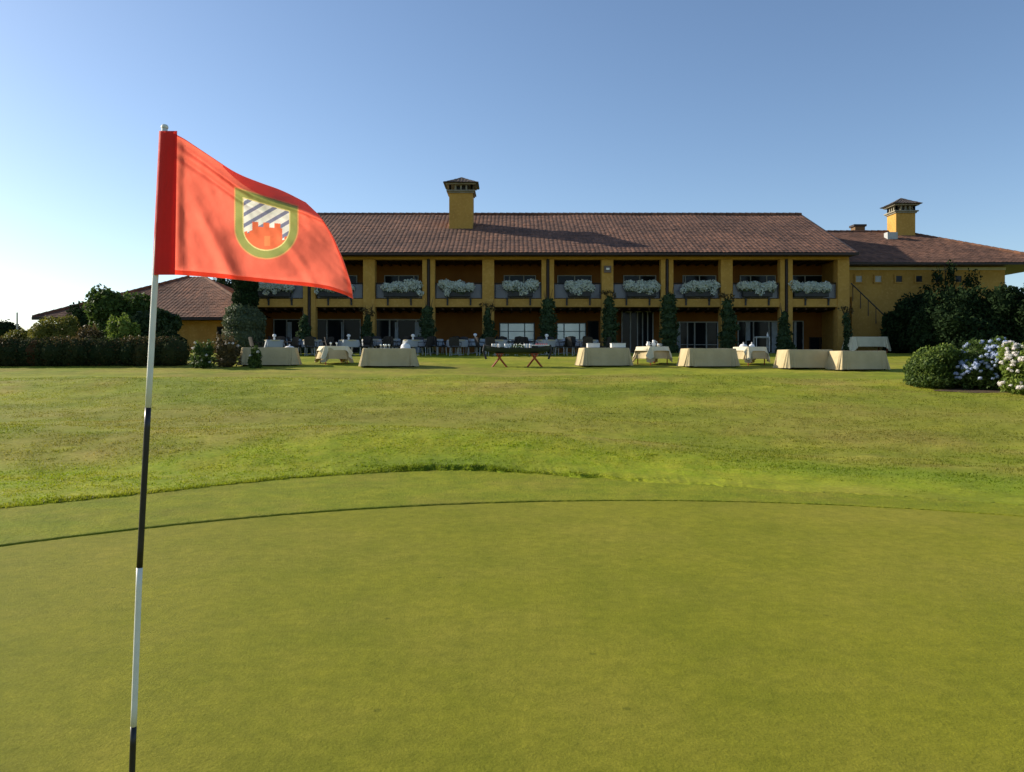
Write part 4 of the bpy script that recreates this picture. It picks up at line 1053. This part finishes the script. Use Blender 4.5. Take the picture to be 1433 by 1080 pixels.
dep = dep + .010*np.exp(-((uu-.10)/.03)**2)*sig((.8-vv)*6)
dep = dep + .009*np.exp(-((uu-.33-.22*(.35-vv))/.05)**2)*sig((.42-vv)*11)
dep = dep - .005*np.exp(-((uu-.13-.10*(.5-vv))/.035)**2)*sig((.62-vv)*9)*sig((vv-.04)*60)
dep = dep - .009*np.exp(-((vv-crease+.10+.10*uu)/.030)**2)*sig((uu-.05)*30)*sig((.62-uu)*12)
dep = dep + .0013*vnoise(uu*9+vv*3, vv*6-uu*2, 61)+.0012*vnoise(uu*22+vv*8, vv*13-uu*6, 62)
dep = dep*np.clip((uu-.07)/.07, 0, 1)+.002
XX = (PX-CX)*(PD_+dep)/F; ZZ = EYE-(PY-HY)*(PD_+dep)/F; YY = PD_+dep
P3 = np.stack([XX-flag.location[0], YY-flag.location[1], ZZ-flag.location[2]], -1)
# printed crest: green ring, striped field, castle
col = np.empty((NU, NV, 3)); col[:] = (.95, .185, .118)
cx_, hwid = 372.8, 44.0
yt = 262+26*(PX-328.5)/88
def shield(px, py, ins):
    # crest outline inset by ins
    top = py > yt+ins*.95
    side = np.abs(px-cx_) < hwid-ins
    r = ((px-cx_)/(hwid-ins))**2+((py-318)/(43.5-ins))**2 < 1
    return top & side & ((py < 318) | r)
o0 = shield(PX, PY, -1.2); o1 = shield(PX, PY, .6); i1 = shield(PX, PY, 10.6); i2 = shield(PX, PY, 12.2)
col[o0] = (.85, .40, .16); col[o1] = (.36, .38, .12); col[i1] = (.85, .72, .30)
st_ = ((PY+.58*(PX-cx_)) % 15.5)/15.5
f_ = np.where((st_ < .37)[..., None], np.array([.25, .26, .38]), np.array([.92, .90, .82]))
col[i2] = f_[i2]
def merlon(x, a, n, w): return ((x-a)/w % 2 < 1)
cast_top = np.where(PX < 353, 324-(PX-342)*.15, np.where(PX < 395, 310+(PX-353)*.07, 332-(PX-395)*.25))
cast_top = cast_top+np.where((PX > 353) & (PX < 395) & (((PX-353) % 15.5) > 8.5), 6.5, 0)+np.where((PX <= 353) & (((PX-342) % 7) > 4), 3, 0)+np.where((PX >= 395) & (((PX-395) % 8) < 3), 4, 0)
cs = i2 & (PY > cast_top); col[cs] = (.93, .20, .09)
gate = cs & (np.abs(PX-374) < 4) & (PY > 330) & (PY < 344); col[gate] = (.93, .30, .12)
win = cs & False & (((np.abs(PX-361) < 2) | (np.abs(PX-387) < 2)) & (PY > 318) & (PY < 325)); col[win] = (.95, .45, .16)
me_o = np_mesh('flag_cloth', P3.reshape(-1, 3), grid_faces(NU, NV), flag, (), smooth=True)
ca_ = me_o.data.color_attributes.new('print', 'FLOAT_COLOR', 'POINT')
ca_.data.foreach_set('color', np.concatenate([col.reshape(-1, 3), np.ones((NU*NV, 1))], 1).astype(np.float32).ravel())
def flag_mat(name, attr=True, trans=.70, c=(.6, .03, .02)):
    m = bpy.data.materials.new(name); m.use_nodes = True; n = m.node_tree; P = n.nodes['Principled BSDF']
    P.inputs['Roughness'].default_value = .65; P.inputs['Specular IOR Level'].default_value = .25; P.inputs['Sheen Weight'].default_value = .2
    T = n.nodes.new('ShaderNodeBsdfTranslucent'); mx = n.nodes.new('ShaderNodeMixShader'); mx.inputs[0].default_value = trans
    if attr:
        a = n.nodes.new('ShaderNodeAttribute'); a.attribute_name = 'print'
        n.links.new(a.outputs[0], P.inputs['Base Color']); n.links.new(a.outputs[0], T.inputs[0])
    else:
        P.inputs['Base Color'].default_value = (*c, 1); T.inputs[0].default_value = (*c, 1)
    tc = n.nodes.new('ShaderNodeTexCoord'); no = n.nodes.new('ShaderNodeTexNoise'); no.inputs['Scale'].default_value = 9; no.inputs['Detail'].default_value = 4
    n.links.new(tc.outputs['Object'], no.inputs[0]); bp = n.nodes.new('ShaderNodeBump'); bp.inputs['Distance'].default_value = .02; bp.inputs['Strength'].default_value = .35
    n.links.new(no.outputs['Fac'], bp.inputs['Height'])
    for s in (P.inputs['Normal'], T.inputs['Normal']): n.links.new(bp.outputs[0], s)
    n.links.new(P.outputs[0], mx.inputs[1]); n.links.new(T.outputs[0], mx.inputs[2]); n.links.new(mx.outputs[0], n.nodes['Material Output'].inputs[0])
    return m
me_o.data.materials.append(flag_mat('printed_flag_cloth'))
# hems and the folded-over top strip: a second layer of the same cloth behind the first
fc_ = grid_faces(NU, NV); ui = uu.ravel()[fc_[:, 0]]; vi = vv.ravel()[fc_[:, 0]]; cr_ = crease.ravel()[fc_[:, 0]]
keep = (vi < .035) | (ui > .978) | (vi > .988) | ((vi > cr_+.012) & (ui > .42-.0*vi) & (vi-cr_ > .09-.35*(ui-.42)))
fk = fc_[keep]; used, inv = np.unique(fk.ravel(), return_inverse=True)
Vh = P3.reshape(-1, 3)[used]+np.array([0, .0022, 0])
np_mesh('hem', Vh, inv.reshape(-1, 4), flag, flag_mat('hem_cloth', False, .6, (.95, .30, .24)), smooth=True)
# sleeve round the pole: doubled, darker cloth
ns = 26; V = []
ys = np.linspace(183, 384.5, 40)
for y_ in ys:
    t_ = (y_-183)/201.5
    xl = polex(y_)-8.5+2.5*t_; 
    for k in range(ns):
        a = k/(ns-1)
        if a < .5:   # front sheet from the seam to the pole
            q = a/.5; x = 248-3*t_-(248-3*t_-xl)*q; d = -.001-.010*math.sin(min(q*1.15, 1)*math.pi*.5)**2*1.0 + (.0105*max(0, (q-.87)/.13)); 
            d += .002*math.sin(q*9)
        else:
            q = (a-.5)/.5; x = xl+(248-3*t_-xl)*q; d = .010*math.cos(q*math.pi*.5)+.001
        V.append(rel(fp(x, y_, d)))
np_mesh('sleeve', V, grid_faces(len(ys), ns), flag, flag_mat('sleeve_cloth', False, .5, (.80, .05, .038)), smooth=True)
# cup in the green
m = MB(); m.lathe(0, 0, [(.056, -.002), (.056, .004), (.050, .004), (.050, -.0), (.049, -.001)], 28); m.build('cup_rim', WHT, flag)
print('scene built')
